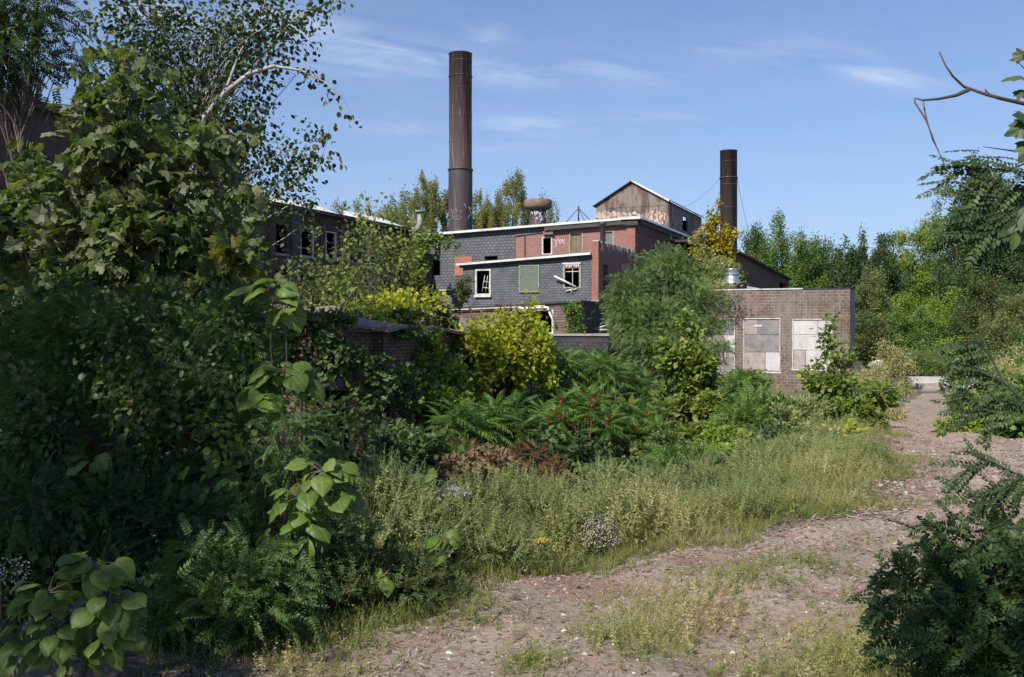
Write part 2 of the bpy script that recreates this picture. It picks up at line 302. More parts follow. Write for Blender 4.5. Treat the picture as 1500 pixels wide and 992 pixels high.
class Plane:
    def __init__(s, P, d, out):
        s.P = Vector((P[0], P[1], 0)); s.d = Vector((d[0], d[1], 0)).normalized(); s.n = Vector((out[0], out[1], 0)).normalized()
    def a(s, px):
        k = (px-750)/F
        return (k*s.P.y - s.P.x)/(s.d.x - k*s.d.y)
    def pt(s, a, z, off=0): q = s.P + s.d*a + s.n*off; return Vector((q.x, q.y, z))
    def z(s, px, py): return EYE + (HZ-py)/F*(s.P.y + s.d.y*s.a(px))
    def box(s, mb, a0, a1, z0, z1, o0, o1):
        za0, za1 = z0 if isinstance(z0, tuple) else (z0, z0)
        zb0, zb1 = z1 if isinstance(z1, tuple) else (z1, z1)
        A = s.pt(a0, za0, o1); B = s.pt(a1, za1, o1); C = s.pt(a1, zb1, o1); D = s.pt(a0, zb0, o1)
        E = s.pt(a0, za0, o0); G = s.pt(a1, za1, o0); H = s.pt(a1, zb1, o0); I = s.pt(a0, zb0, o0)
        mb.face([A,B,C,D], [(a0,za0),(a1,za1),(a1,zb1),(a0,zb0)])
        mb.face([G,E,I,H], [(a1,za1),(a0,za0),(a0,zb0),(a1,zb1)])
        mb.face([B,G,H,C], [(o1,za1),(o0,za1),(o0,zb1),(o1,zb1)])
        mb.face([E,A,D,I], [(o0,za0),(o1,za0),(o1,zb0),(o0,zb0)])
        mb.face([D,C,H,I], [(a0,o1),(a1,o1),(a1,o0),(a0,o0)])
        mb.face([E,G,B,A], [(a0,o0),(a1,o0),(a1,o1),(a0,o1)])
    def wall(s, mb, a0, a1, z0, top, holes=(), th=.3, off=0):
        # top: list of (a, z); holes: (a0, a1, z0, z1)
        def zt(a):
            for (p, zp), (q, zq) in zip(top[:-1], top[1:]):
                if a <= q+1e-9: return zp + (zq-zp)*(a-p)/(q-p)
            return top[-1][1]
        As = sorted(set([round(x, 4) for x in [a0, a1] + [t[0] for t in top if a0 < t[0] < a1] + [h[0] for h in holes] + [h[1] for h in holes] if a0-1e-6 <= x <= a1+1e-6]))
        for p, q in zip(As[:-1], As[1:]):
            if q-p < 1e-4: continue
            mid = (p+q)/2
            hs = sorted([h for h in holes if h[0] < mid < h[1]], key=lambda h: h[2])
            lo = z0
            for h in hs:
                if h[2] > lo+1e-4: s._strip(mb, p, q, lo, lo, h[2], h[2], th, off)
                lo = h[3]
            s._strip(mb, p, q, lo, lo, zt(p), zt(q), th, off)
        for h in holes:
            o0, o1 = off-th, off
            mb.face([s.pt(h[0],h[2],o1), s.pt(h[0],h[3],o1), s.pt(h[0],h[3],o0), s.pt(h[0],h[2],o0)], [(o1,h[2]),(o1,h[3]),(o0,h[3]),(o0,h[2])])
            mb.face([s.pt(h[1],h[2],o1), s.pt(h[1],h[3],o1), s.pt(h[1],h[3],o0), s.pt(h[1],h[2],o0)], [(o1,h[2]),(o1,h[3]),(o0,h[3]),(o0,h[2])])
            mb.face([s.pt(h[0],h[2],o1), s.pt(h[1],h[2],o1), s.pt(h[1],h[2],o0), s.pt(h[0],h[2],o0)])
            mb.face([s.pt(h[0],h[3],o1), s.pt(h[1],h[3],o1), s.pt(h[1],h[3],o0), s.pt(h[0],h[3],o0)])
        for a in (a0, a1):
            mb.face([s.pt(a,z0,off), s.pt(a,zt(a),off), s.pt(a,zt(a),off-th), s.pt(a,z0,off-th)], [(off,z0),(off,zt(a)),(off-th,zt(a)),(off-th,z0)])
    def _strip(s, mb, p, q, zl0, zl1, zh0, zh1, th, off):
        for o in (off, off-th):
            mb.face([s.pt(p,zl0,o), s.pt(q,zl1,o), s.pt(q,zh1,o), s.pt(p,zh0,o)], [(p,zl0),(q,zl1),(q,zh1),(p,zh0)])
        mb.face([s.pt(p,zh0,off), s.pt(q,zh1,off), s.pt(q,zh1,off-th), s.pt(p,zh0,off-th)])
    def rect(s, px0, px1, y0, y1):
        pm = (px0+px1)/2
        return (s.a(px0), s.a(px1), s.z(pm, y1), s.z(pm, y0))
def W(px, py, D): return Vector(((px-750)/F*D, D, EYE + (HZ-py)/F*D))
def WS(px, py, D): return W(px, py, D)

# ------------------------------------------------------------------ terrain
LE = [(-9,-8),(-4.4,1.5),(-3.2,3.0),(-1.39,5.26),(-.25,6.9),(1.56,8.75),(4.6,11.05),(6.5,16),(10.8,27.5),(17.8,43),(24,56),(30,70),(34,80)]
RE = [(-2,-8),(0,1.5),(1,3),(1.9,5.2),(3.2,7.4),(5.6,9.5),(8,12),(10.5,17),(14.2,27),(22,43),(29,56),(37,70),(50,80)]
def xl(y): return np.interp(y, [p[1] for p in LE], [p[0] for p in LE])
def xr(y): return np.interp(y, [p[1] for p in RE], [p[0] for p in RE])
def sst(a, b, x):
    t = np.clip((x-a)/(b-a), 0, 1); return t*t*(3-2*t)
def GZ(x, y):
    x = np.asarray(x, float); y = np.asarray(y, float)
    z = -.04*np.clip(y, 0, 65)
    d = xl(y) - x
    z = z - 1.35*sst(.9, 6.5, d)*(1-sst(26, 46, y))*sst(-3, 5, y)
    dr = x - xr(y)
    z = z + .35*sst(.3, 3, dr)*(1-sst(20, 30, y))
    near = 1-sst(30, 60, np.hypot(x, y))
    z = z + near*(.025*np.sin(x*2.1+y*1.3)+.02*np.sin(x*1.1-y*2.7+1)+.012*np.sin(x*5.1+y*4.3)+.01*np.sin(x*7.7-y*6.1))
    # two shallow wheel ruts and a low crown
    u = (x-xl(y))/np.maximum(xr(y)-xl(y), .5)
    z = z - .05*near*(np.exp(-((u-.27)/.1)**2)+np.exp(-((u-.76)/.1)**2))
    z = z + 2*sst(170, 600, y)
    return z
def gz(x, y): return float(GZ(x, y))
def grid(xs, ys, zoff=0):
    X, Y = np.meshgrid(xs, ys); Z = GZ(X, Y)+zoff
    v = np.stack([X, Y, Z], -1).reshape(-1, 3); nx = len(xs); ny = len(ys)
    i = np.arange(nx-1)[None, :] + nx*np.arange(ny-1)[:, None]; i = i.ravel()
    f = np.stack([i, i+1, i+1+nx, i+nx], 1)
    return v, f
def npmesh(name, v, f, uv=None, smooth=True):
    me = bpy.data.meshes.new(name)
    me.vertices.add(len(v)); me.vertices.foreach_set('co', v.astype(np.float32).ravel())
    k = f.shape[1]; me.loops.add(f.size); me.loops.foreach_set('vertex_index', f.astype(np.int32).ravel())
    me.polygons.add(len(f)); me.polygons.foreach_set('loop_start', np.arange(len(f), dtype=np.int32)*k)
    me.polygons.foreach_set('use_smooth', np.full(len(f), smooth)); me.update(calc_edges=True)
    return me
def sgn(n, lo, hi, p): t = np.linspace(-1, 1, n); t = np.sign(t)*np.abs(t)**p; return np.where(t < 0, t*lo, t*hi)
gm, t, b, o = newmat('weedy soil')
oc = coord(t)
n1 = noise(t, oc, .35, 8, .6); n2 = noise(t, oc, 14, 8, .75); n3 = noise(t, oc, 2.2, 6, .7, .5)
c = rampn(t, [(.35, (.10,.085,.055)), (.5, (.14,.115,.08)), (.62, (.09,.10,.045))], n1)
c = mixc(t, rampn(t, [(.45, 0.), (.6, 1.)], n3), c, (.17,.14,.11))
c = mixc(t, .7, c, rampn(t, [(.3, .5), (.7, 1.5)], n2), 'MULTIPLY')
t.links.new(c, b.inputs['Base Color']); b.inputs['Roughness'].default_value = .95; bump(t, b, n2, .6, .03)
xs = sgn(260, 1500, 1500, 3.2); ys = np.concatenate([np.linspace(-60, 0, 20)[:-1], np.linspace(0, 40, 200)[:-1], 40+(np.linspace(0, 1, 90)**3)*2400])
v, f = grid(xs, ys)
_in = np.minimum(v[:,0]-xl(v[:,1]), xr(v[:,1])-v[:,0])
v[:,2] -= .12*sst(.12, .5, _in)*(v[:,1] < 76)*(v[:,1] > -5)
tag(link('ground', npmesh('ground', v, f), gm, None), kind='structure')
tm, t, b, o = newmat('dirt and brick dust track')
oc = coord(t)
n1 = noise(t, oc, .6, 8, .6, .4); n2 = noise(t, oc, 30, 10, .82); n3 = noise(t, oc, 3.3, 8, .7, .5); n4 = noise(t, mapv(t, oc, (1,1,1), (9,4,0)), .8, 6, .65, .8)
c = rampn(t, [(.35, (.215,.168,.132)), (.5, (.31,.245,.19)), (.66, (.24,.19,.15))], n1)
c = mixc(t, rampn(t, [(.5, 0.), (.7, .8)], n3), c, (.345,.285,.235))
c = mixc(t, rampn(t, [(.52, 0.), (.66, .8)], n4), c, (.25,.12,.09))
c = mixc(t, rampn(t, [(.62, 0.), (.7, .35)], noise(t, oc, 1.7, 7, .7, .3)), c, (.12,.10,.085))
c = mixc(t, .8, c, rampn(t, [(.32, .4), (.5, 1.0), (.68, 1.6)], n2), 'MULTIPLY')
vo = N(t, 'ShaderNodeTexVoronoi'); vo.inputs['Scale'].default_value = 22; t.links.new(oc, vo.inputs['Vector'])
c = mixc(t, rampn(t, [(.06, .7), (.16, 0.)], vo.outputs['Distance']), c, (.42,.37,.33))
t.links.new(c, b.inputs['Base Color']); b.inputs['Roughness'].default_value = .95
bump(t, b, mixc(t, .5, n2, n3), .8, .035)
ys = np.concatenate([np.linspace(-6, 30, 300)[:-1], np.linspace(30, 80, 60)])
vv = []
nx = 60
for y in ys:
    a = xl(y)+.12*math.sin(y*3.1)+.1*math.sin(y*1.3+1); c2 = xr(y)+.15*math.sin(y*2.3)
    X = np.linspace(a, c2, nx); Z = GZ(X, np.full(nx, y)) + .006; Z[0] -= .03; Z[-1] -= .03
    vv.append(np.stack([X, np.full(nx, y), Z], 1))
v = np.concatenate(vv); ny = len(ys)
i = (np.arange(nx-1)[None, :] + nx*np.arange(ny-1)[:, None]).ravel(); f = np.stack([i, i+1, i+1+nx, i+nx], 1)
tag(link('dirt_track', npmesh('dirt_track', v, f), tm, None), kind='structure')
# ------------------------------------------------------------------ buildings
PH = math.atan2(1400, 3294)
UD = (math.cos(PH), -math.sin(PH)); VD = (math.sin(PH), math.cos(PH))
OU = (-VD[0], -VD[1]); OV = UD
NV = (-VD[0], -VD[1])
def px_pt(px, D): return ((px-750)/F*D, D)
def part(name, mat, parent, fn):
    m = MB(); fn(m); return m.build(name, mat, parent)
def bx(name, mat, parent, pl, *a):
    m = MB(); pl.box(m, *a); return m.build(name, mat, parent)
def hidden_walls(parent, p0, dirs, z0, z1, mat):
    # closes the far sides of a building: p0 + chain of (direction, length)
    m = MB(); p = Vector((p0[0], p0[1], 0))
    for d, ln in dirs:
        q = p + Vector((d[0], d[1], 0))*ln
        m.face([(p.x,p.y,z0),(q.x,q.y,z0),(q.x,q.y,z1),(p.x,p.y,z1)], [(0,z0),(ln,z0),(ln,z1),(0,z1)]); p = q
    return m.build('rear_wall', mat, parent)
def window(parent, pl, r, fmat, fw=.09, off=.03, bars=(), hbars=(), sash=None, depth=.12, name='window'):
    a0, a1, z0, z1 = r
    m = MB(); o0, o1 = off-depth, off
    pl.box(m, a0-.01, a0+fw, z0, z1, o0, o1); pl.box(m, a1-fw, a1+.01, z0, z1, o0, o1)
    pl.box(m, a0+fw, a1-fw, z1-fw, z1, o0, o1-.002); pl.box(m, a0+fw, a1-fw, z0, z0+fw*.8, o0, o1-.002)
    wnd = m.build(name, fmat, parent)
    if bars or hbars:
        m = MB()
        for x in bars: pl.box(m, a0+(a1-a0)*x-.02, a0+(a1-a0)*x+.02, z0+fw, z1-fw, o0-.06, o0-.02)
        for x in hbars: pl.box(m, a0+fw, a1-fw, z0+(z1-z0)*x-.022, z0+(z1-z0)*x+.022, o0-.061, o0-.018)
        m.build('sash', sash or fmat, wnd)
    return wnd
def strokes(name, mat, parent, pl, lines, r=.035, off=.0):
    m = MB()
    for ln in lines:
        m.tube([pl.pt(pl.a(x), pl.z(x, y), off) for x, y in ln], r, 5)
    return m.build(name, mat, parent)
def quad_slab(m, pts, th):
    # slab from four top corners
    P = [Vector(p) for p in pts]; Q = [p - Vector((0,0,th)) for p in P]
    m.face(P, [(0,0),((P[1]-P[0]).length,0),((P[1]-P[0]).length,(P[2]-P[1]).length),(0,(P[2]-P[1]).length)]); m.face(Q[::-1])
    for i in range(4):
        j = (i+1) % 4; m.face([P[i], P[j], Q[j], Q[i]])

# ---- main mill building (upper storey facade, side wall)
C1 = px_pt(930, 71)
PU = Plane(C1, UD, OU); PS = Plane(C1, VD, OV)
mill = empty('mill_building', (C1[0], C1[1], -2.6), 'tall mill building, slate blue shingles on the left and red brick on the right', 'building')
aL = PU.a(606); zR = PU.z(930, 322); zLt = PU.z(612, 348)
top = [(aL, zLt), (0, zR)]
def ztop(a): return zLt + (zR-zLt)*(a-aL)/(0-aL)
a755 = PU.a(755)
w1 = PU.rect(794, 809, 347, 373); w2 = PU.rect(834, 854, 341, 372); w3 = PU.rect(880, 899, 338, 362)
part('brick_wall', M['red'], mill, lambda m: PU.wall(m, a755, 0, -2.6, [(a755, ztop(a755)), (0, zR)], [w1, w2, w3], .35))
h1 = PU.rect(710, 730, 374.5, 381.5); h2 = PU.rect(633, 646, 381, 404); h3 = PU.rect(629, 646, 426, 433)
part('shingle_wall', M['shingle_scale'], mill, lambda m: PU.wall(m, aL+.5, a755, -2.6, [(aL+.5, ztop(aL+.5)), (a755, ztop(a755))], [h1, h2, h3], .35, .06))
bx('shingle_strip', M['shingle'], mill, PU, a755+.003, PU.a(797), (ztop(a755)-.55, ztop(PU.a(797))-.42), (ztop(a755)-.02, ztop(PU.a(797))-.02), .004, .09)
bx('corner_pier', M['redpier'], mill, PU, PU.a(918.5), 0.06, -2.6, zR-.05, .002, .16)
bx('end_pier', M['redpier'], mill, PU, aL-.35, aL+.46, -2.6, zLt-.12, -.2, .3)
bx('downspout', M['trimdark'], mill, PU, PU.a(768.5), PU.a(769.7), PU.z(769, 384), ztop(PU.a(769))-.45, .005, .09)
# roof edge: white drip edge over a dark fascia
bx('white_roof_edge', M['white'], mill, PU, aL-.1, PU.a(915), (zLt+.02, ztop(PU.a(915))+.0), (zLt+.20, ztop(PU.a(915))+.17), -.3, .5)
bx('white_corner_edge', M['white'], mill, PU, PU.a(913), .55, zR-.01, zR+.19, -.3, .57)
bx('fascia', M['trimdark'], mill, PU, PU.a(800), .3, (ztop(PU.a(800))-.34, zR-.30), (ztop(PU.a(800))-.012, zR-.014), .165, .42)
bx('fascia', M['rawwood'], mill, PU, PU.a(797), PU.a(812), ztop(PU.a(800))-.62, ztop(PU.a(800))-.36, .02, .30)
bx('pier_cap', M['trimdark'], mill, PU, PU.a(915), .35, zR-.42, zR-.31, .17, .40)
aS = PS.a(1040)
sh = [PS.rect(968, 973, 372, 392)]
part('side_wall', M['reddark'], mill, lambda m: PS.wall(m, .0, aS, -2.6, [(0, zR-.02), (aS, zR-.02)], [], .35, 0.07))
bx('side_roof_edge', M['galv'], mill, PS, -.55, PS.a(1013), zR+.02, zR+.17, -.3, .6)  # white trim's side and cornice below, in greys standing in for shade
bx('side_cornice', M['trimdark'], mill, PS, .2, PS.a(1014), zR-.34, zR+.015, .075, .42)
for k in range(3):
    bx('corbel_course', M['reddark'], mill, PS, .15, PS.a(1010)-k*.4, zR-.52-.18*k, zR-.36-.18*k, .072, .26-.06*k)
part('roof', M['tar'], mill, lambda m: quad_slab(m, [PU.pt(aL, zLt+.1, -.3), PU.pt(0, zR+.1, -.3), PS.pt(aS, zR+.1, 0), PU.pt(aL, zLt+.1, -aS)], .25))
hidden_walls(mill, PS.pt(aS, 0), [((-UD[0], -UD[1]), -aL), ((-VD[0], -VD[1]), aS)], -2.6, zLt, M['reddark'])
window(mill, PU, w1, M['whitedirty'], .10, .03, bars=(), hbars=(.97,))
for r, mt in ((w2, 'rawwood'), (w3, 'green')):
    wn = window(mill, PU, r, M['greenframe'], .09, .02)
    bx('board', M[mt], wn, PU, r[0]+.08, r[1]-.08, r[2]+.05, r[3]-.05, -.16, -.10)
for r in (h1, h2, h3): window(mill, PU, r, M['trimdark'], .05, .075)
ob = PU.rect(667, 692, 376, 404); tag(bx('orange_board', M['orange'], mill, PU, *ob, .065, .12), 'orange plywood sheet')
bx('patch_board', M['orange'], mill, PU, *PU.rect(686, 712, 440, 444), .065, .085)
bx('white_strip', M['whitedirty'], mill, PU, *PU.rect(622, 662, 424.5, 426), .065, .12)
strokes('graffiti', M['graffwhite'], mill, PU, [[(813,351),(815,356),(818,350)],[(815,356),(814,362)],[(819,352),(821,358),(823,352),(820,351)],[(824,350),(824,359)],[(828,350),(825,355),(829,360)],[(812,362),(816,361)]], .03, .0)
# dark lining of the rooms behind the openings
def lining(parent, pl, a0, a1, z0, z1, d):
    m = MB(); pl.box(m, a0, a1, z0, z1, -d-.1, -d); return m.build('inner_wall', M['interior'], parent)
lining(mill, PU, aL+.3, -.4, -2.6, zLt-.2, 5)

# ---- gabled sheet metal house on the roof
PG = Plane(px_pt(981, 82.5), UD, OU); PGS = Plane(px_pt(981, 82.5), VD, OV)
shed = empty('metal_gable_shed', (PG.P.x, PG.P.y, 9.2), 'rusty corrugated metal shed with gable roof and graffiti on top of the mill', 'shed')
gL = PG.a(873.5); gp = PG.a(926); zl = PG.z(873, 301); zp = PG.z(926, 266.5); zr = PG.z(981, 295)
part('gable_wall', M['corr'], shed, lambda m: PG.wall(m, gL, 0, 9.2, [(gL, zl), (gp, zp), (0, zr)], [], .12))
gh = PGS.rect(1000, 1006.5, 317, 339); glen = 13.2
part('side_wall', M['corr'], shed, lambda m: PGS.wall(m, 0.0, glen, 9.2, [(0, zr-.02), (glen, zr-.02)], [gh], .12, .0))
window(shed, PGS, gh, M['trimdark'], .05, .02)
m = MB()
for k in range(1, 14):     # standing seams of the sheets
    a = gL + (0-gL)*k/14
    zt_ = (zl+(zp-zl)*(a-gL)/(gp-gL)) if a < gp else (zp+(zr-zp)*(a-gp)/(0-gp))
    PG.box(m, a-.018, a+.018, 9.25, zt_-.08, .001, .03)
m2 = PG.z(926, 303); PG.box(m, PG.a(890), PG.a(972), m2-.02, m2+.02, .002, .035)
m.build('sheet_seams', M['corr'], shed)
m = MB()
quad_slab(m, [PG.pt(gL-.25, zl-.05, .25), PG.pt(gp, zp+.12, .25), PG.pt(gp, zp+.12, -glen), PG.pt(gL-.25, zl-.05, -glen)], .09)
quad_slab(m, [PG.pt(gp+.002, zp+.12, .25), PG.pt(.3, zr-.02, .25), PG.pt(.3, zr-.02, -glen), PG.pt(gp+.002, zp+.12, -glen)], .09)
m.build('roof', M['tar'], shed)
m = MB(); A = PG.pt(gp, zp+.16, .27); B = PG.pt(.0, zr+.13, .27)
quad_slab(m, [A, B, B+PG.n*-.35, A+PG.n*-.35], .17); m.build('white_rake', M['white'], shed)
m = MB(); A = PG.pt(.22, zr+.04, -1.2); B = PG.pt(.22, zr+.04, -2.6); quad_slab(m, [A, B, B-Vector((UD[0],UD[1],0))*.5+Vector((0,0,.27)), A-Vector((UD[0],UD[1],0))*.5+Vector((0,0,.27))], .05)
m.build('white_patch', M['white'], shed)
m = MB(); q = .006
for (x, y, rx, ry) in [(879,315,6,6),(887,315,5,6),(893,316,4,5),(900,315,5,6),(907,316,4,5),(914,316,5,5),(923,315,2.2,7),(929,316,5,6),(934,318,5,5),(942,320,4,6),(948,316,5,8),(955,318,5,9),(961,313,5,8),(966,318,5,10),(971,318,4,9),(952,325,8,7),(964,327,8,6)]:
    pts = []
    for k in range(18):
        an = 2*math.pi*k/18; rr = 1+.1*math.sin(3*an+x)
        px_, py_ = x+rx*rr*math.cos(an), y+ry*rr*math.sin(an)
        pts.append(PG.pt(PG.a(px_), PG.z(px_, py_), q))
    m.face(pts); q += .004
m.build('graffiti', M['graffcream'], shed)
strokes('graffiti_outline', M['rust'], shed, PG, [[(944,318),(946,310),(950,308),(953,313),(950,318),(953,322),(949,327)],[(957,326),(958,312),(961,306),(965,309),(964,316),(966,324)],[(968,310),(973,309),(972,318),(969,320),(973,326)],[(922,308),(926,314),(932,316),(938,321)]], .03, .08)
hidden_walls(shed, PGS.pt(glen, 0), [((-UD[0],-UD[1]), -gL), ((-VD[0],-VD[1]), glen)], 9.2, zl-.2, M['corr'])

lining(shed, PGS, .2, glen-.2, 9.2, zr-.1, 2.2)
# ---- shingled annex in front of the mill
C2 = px_pt(877, 62); PB = Plane(C2, UD, OU); PBS = Plane(C2, VD, OV)
annex = empty('shingled_annex', (C2[0], C2[1], -2.6), 'slate blue shingled annex with three windows and a red brick corner pier', 'building')
b0 = PB.a(678); b1 = PB.a(867.3)
zb0, zb1 = PB.z(678, 389.5), PB.z(867, 373.5)
zbase = 2.72
v1 = PB.rect(696.5, 719, 394.5, 432); v2 = PB.rect(762, 789.5, 390, 427); v3 = PB.rect(825, 851, 386, 422.5)
part('shingle_wall', M['shingle'], annex, lambda m: PB.wall(m, b0, b1-.002, zbase, [(b0, zb0), (b1, zb1)], [v1, v3], .25))
zpier = PB.z(872, 353.5)
bx('brick_pier', M['redpier'], annex, PB, b1, 0, PB.z(872, 440), zpier, -.35, .07)
bx('pier_base', M['concrete'], annex, PB, b1-.03, .04, PB.z(872, 443.5), PB.z(872, 440)-.002, -.36, .12)
d0 = PBS.rect(884, 891, 388, 428)
part('side_wall', M['reddark'], annex, lambda m: PBS.wall(m, .36, 8.9, -2.6, [(.36, zpier), (8.9, zpier)], [d0], .35, -.01))
m = MB(); rr = random.Random(3)
PBS.box(m, -.04, 8.8, zpier+.003, zpier+.05, -.4, .03)
for k in range(150):      # dead vine fringe hanging off the parapet
    a = rr.uniform(.1, 8.7); ln = rr.uniform(.15, .75)*(1 if rr.random() < .8 else 1.6)
    p = PBS.pt(a, zpier+.04, .04); m.tube([p, p+Vector((rr.uniform(-.1,.1), rr.uniform(-.1,.1), -ln*.5)), p+Vector((rr.uniform(-.15,.15), rr.uniform(-.1,.1), -ln))], [.014,.01,.006], 3, False)
m.build('vine_fringe', M['whitedirty'], annex)
bx('white_roof_edge', M['white'], annex, PB, b0-.35, b1-.01, (zb0+.0, zb1+.0), (zb0+.13, zb1+.14), -.3, .38)
bx('fascia', M['trimdark'], annex, PB, b0-.15, b1-.012, (zb0-.15, zb1-.10), (zb0-.003, zb1-.003), .004, .22)
part('roof', M['tar'], annex, lambda m: quad_slab(m, [PB.pt(b0, zb0+.05, -.2), PB.pt(0-.3, zb1+.05, -.2), PB.pt(-.3, zb1+.35, -9.2), PB.pt(b0, zb0+.35, -9.2)], .15))
hidden_walls(annex, PB.pt(b0, 0, -9), [((-VD[0],-VD[1]), 9)], -2.6, zb0, M['shingle'])
lining(annex, PB, b0+.05, -.5, -2.6, zb0-.1, 4)
bx('floor', M['interior'], annex, PB, b0+.02, -.4, zbase-.15, zbase-.02, -9, -.02)
w = window(annex, PB, v1, M['whitedirty'], .10, .04)
# loose sash leaning inside
m = MB()
def slant(m, pl, p, q, r=.025, off=-.25): m.tube([pl.pt(pl.a(p[0]), pl.z(*p), off), pl.pt(pl.a(q[0]), pl.z(*q), off)], r, 4)
for p, q in (((704,428),(708,403)),((709,429),(712,404)),((713.5,429),(715.5,404)),((704.5,421),(714,422)),((706,412),(715,413))): slant(m, PB, p, q)
m.build('broken_sash', M['whitedirty'], w)
bx('sill', M['white'], w, PB, v1[0]-.05, v1[1]+.04, v1[2]-.16, v1[2]-.01, -.1, .16)
wg = empty('window', (0,0,0)); wg.parent = annex; wg.location = -annex.location
bx('green_board', M['green'], wg, PB, *v2, .003, .07)
m = MB(); a0, a1, z0, z1 = v2
for r in ((a0-.06, a0, z0-.06, z1+.06), (a1, a1+.06, z0-.06, z1+.06), (a0, a1, z1, z1+.06), (a0, a1, z0-.06, z0)): PB.box(m, *r, .002, .10)
m.build('frame', M['greenframe'], wg)
w = window(annex, PB, v3, M['greenframe'], .12, .04, bars=(.5,), hbars=(.68,), sash=M['whitedirty'])
m = MB()
for (a, b_) in ((v3[0]-.02, v3[1]+.02),):
    PB.box(m, a, b_, v3[3]-.04, v3[3]+.05, .042, .12)
    for k in range(9):
        x = a+.1+(b_-a-.2)*k/9; PB.box(m, x, x+.08, v3[3]-.10-.16*rr.random(), v3[3]-.03, .045, .09)
m.build('torn_edge', M['white'], w)
m = MB(); p = PB.pt(PB.a(814.5), PB.z(814, 405), .35); q_ = PB.pt(PB.a(844.5), PB.z(844, 420.5), .10)
m.tube([p, q_], .075, 4); m.build('hanging_board', M['white'], w)
m = MB()
for p0, p1 in (((829,427),(840,424)),((836,424),(839,429)),((840,425),(846,423))): m.tube([PB.pt(PB.a(p0[0]), PB.z(*p0), .08), PB.pt(PB.a(p1[0]), PB.z(*p1), .1)], .05, 4)
m.build('splintered_sill', M['whitedirty'], w)
bx('ledge', M['whitedirty'], annex, PB, PB.a(640), .5, zbase-.12, zbase-.03, -.2, .16)

# ---- clapboard lower wing
C3 = px_pt(850, 57); PD = Plane(C3, UD, OU); PDS = Plane(C3, VD, OV)
wing = empty('clapboard_wing', (C3[0], C3[1], -2.7), 'low brown clapboard wing with a dark open doorway below the shingled annex', 'building')
c0 = PD.a(600); zc = PD.z(850, 442.5); zcl = PD.z(640, 455.5)
dr = PD.rect(776, 810.5, 453.5, 489)
part('clapboard_wall', M['siding'], wing, lambda m: PD.wall(m, c0, 0, -2.7, [(c0, zcl-.05), (0, zc)], [dr], .2))
part('side_wall', M['darkshingle'], wing, lambda m: PDS.wall(m, 0, 6.2, -2.7, [(0, zc), (6.2, zc)], [], .2, .01))
part('roof', M['tar'], wing, lambda m: quad_slab(m, [PD.pt(c0, zcl+.05, .15), PD.pt(.15, zc+.1, .15), PDS.pt(6.2, zc+.1, .15), PD.pt(c0, zcl+.08, -6.2)], .1))
bx('eave_board', M['whitedirty'], wing, PD, c0, PD.a(800), (zcl-.1, PD.z(800,448)-.02), (zcl-.02, PD.z(800,448)+.04), .16, .22)
lining(wing, PD, c0+.05, -.3, -2.7, zcl-.2, 3.4)
m = MB(); P_ = lambda x, y, o: PD.pt(PD.a(x), PD.z(x, y), o)
m.tube([P_(756,452.5,.3), P_(775,452,.3), P_(800,450.5,.3), P_(805,451,.3), P_(807,455,.3)], .085, 6); m.tube([P_(807,457,.3), P_(815,476.5,.25)], .07, 5)
m.build('white_gutter', M['white'], wing)
window(wing, PD, dr, M['whitedirty'], .1, .02, name='doorway')
m = MB(); p = PDS.pt(2.2, PD.z(868,466)-.65, .1)
m.tube([p, p+Vector((1.9,-.2,.5))], .05, 4); m.tube([p+Vector((.2,-.1,-.05)), p+Vector((.9,-.2,-.06))], .06, 4); m.build('loose_boards', M['whitedirty'], wing)
PE = Plane(px_pt(893, 54.5), UD, OU)
ze = PE.z(830, 489)
bx('low_roof', M['concrete'], wing, PE, PE.a(760), 0, ze-.12, ze, -3.4, .1)
bx('low_wall', M['darkshingle'], wing, PE, PE.a(760)+.1, -.1, -2.7, ze-.125, -3.2, 0)

# ---- long left wing, seen along its shaded wall
PL_ = Plane(px_pt(606, 77), NV, OV)
lw = empty('long_brick_wing', (PL_.P.x, PL_.P.y, -2.6), 'long dark brick wing with rows of broken windows left of the smokestack', 'building')
lA = PL_.a(338); zw = PL_.z(480, 317)
wins = [(362,377),(403,421),(440,459),(477,492),(510,523),(541,552),(568,578)]
zt_, zb_ = PL_.z(450, 334), PL_.z(450, 376); zt2, zb2 = PL_.z(450, 398), PL_.z(450, 432)
holes = []
for x0, x1 in wins: holes += [(PL_.a(x1), PL_.a(x0), zb_, zt_), (PL_.a(x1), PL_.a(x0), zb2, zt2)]
part('brick_wall', M['shade_toned'], lw, lambda m: PL_.wall(m, 0.0, lA, -2.6, [(0, zw), (lA, zw)], holes, .35))
for i, h in enumerate(holes):
    hh = (h[0], h[1], h[2], h[3]); wn = window(lw, PL_, hh, M['whitedirty'] if i in (0, 4, 6) else M['trimdark'], .07, .03, bars=(.5,) if i % 2 else (), hbars=(.3,) if i % 3 else (.62,), sash=M['plygrey'])
    bx('sill', M['concrete'], wn, PL_, h[0]-.08, h[1]+.08, h[2]-.13, h[2]-.01, -.05, .1)
bx('grey_pier', M['trimdark'], lw, PL_, PL_.a(438), PL_.a(425), -2.6, zw-.1, .003, .14)
for x in (395, 430, 470, 500, 530, 560, 588): bx('brick_pier', M['shade_toned'], lw, PL_, PL_.a(x+2.4), PL_.a(x-2.4), -2.6, zw-.35, .004, .12)
bx('eave', M['trimdark'], lw, PL_, -.1, lA, zw-.02, zw+.2, -.4, .55)
U3 = Vector((UD[0], UD[1], 0))
m = MB(); quad_slab(m, [PL_.pt(0, zw+.22, 0), PL_.pt(lA, zw+.22, 0), PL_.pt(lA, zw+.22, -12), PL_.pt(0, zw+.22, -12)], .2); m.build('roof', M['tar'], lw)
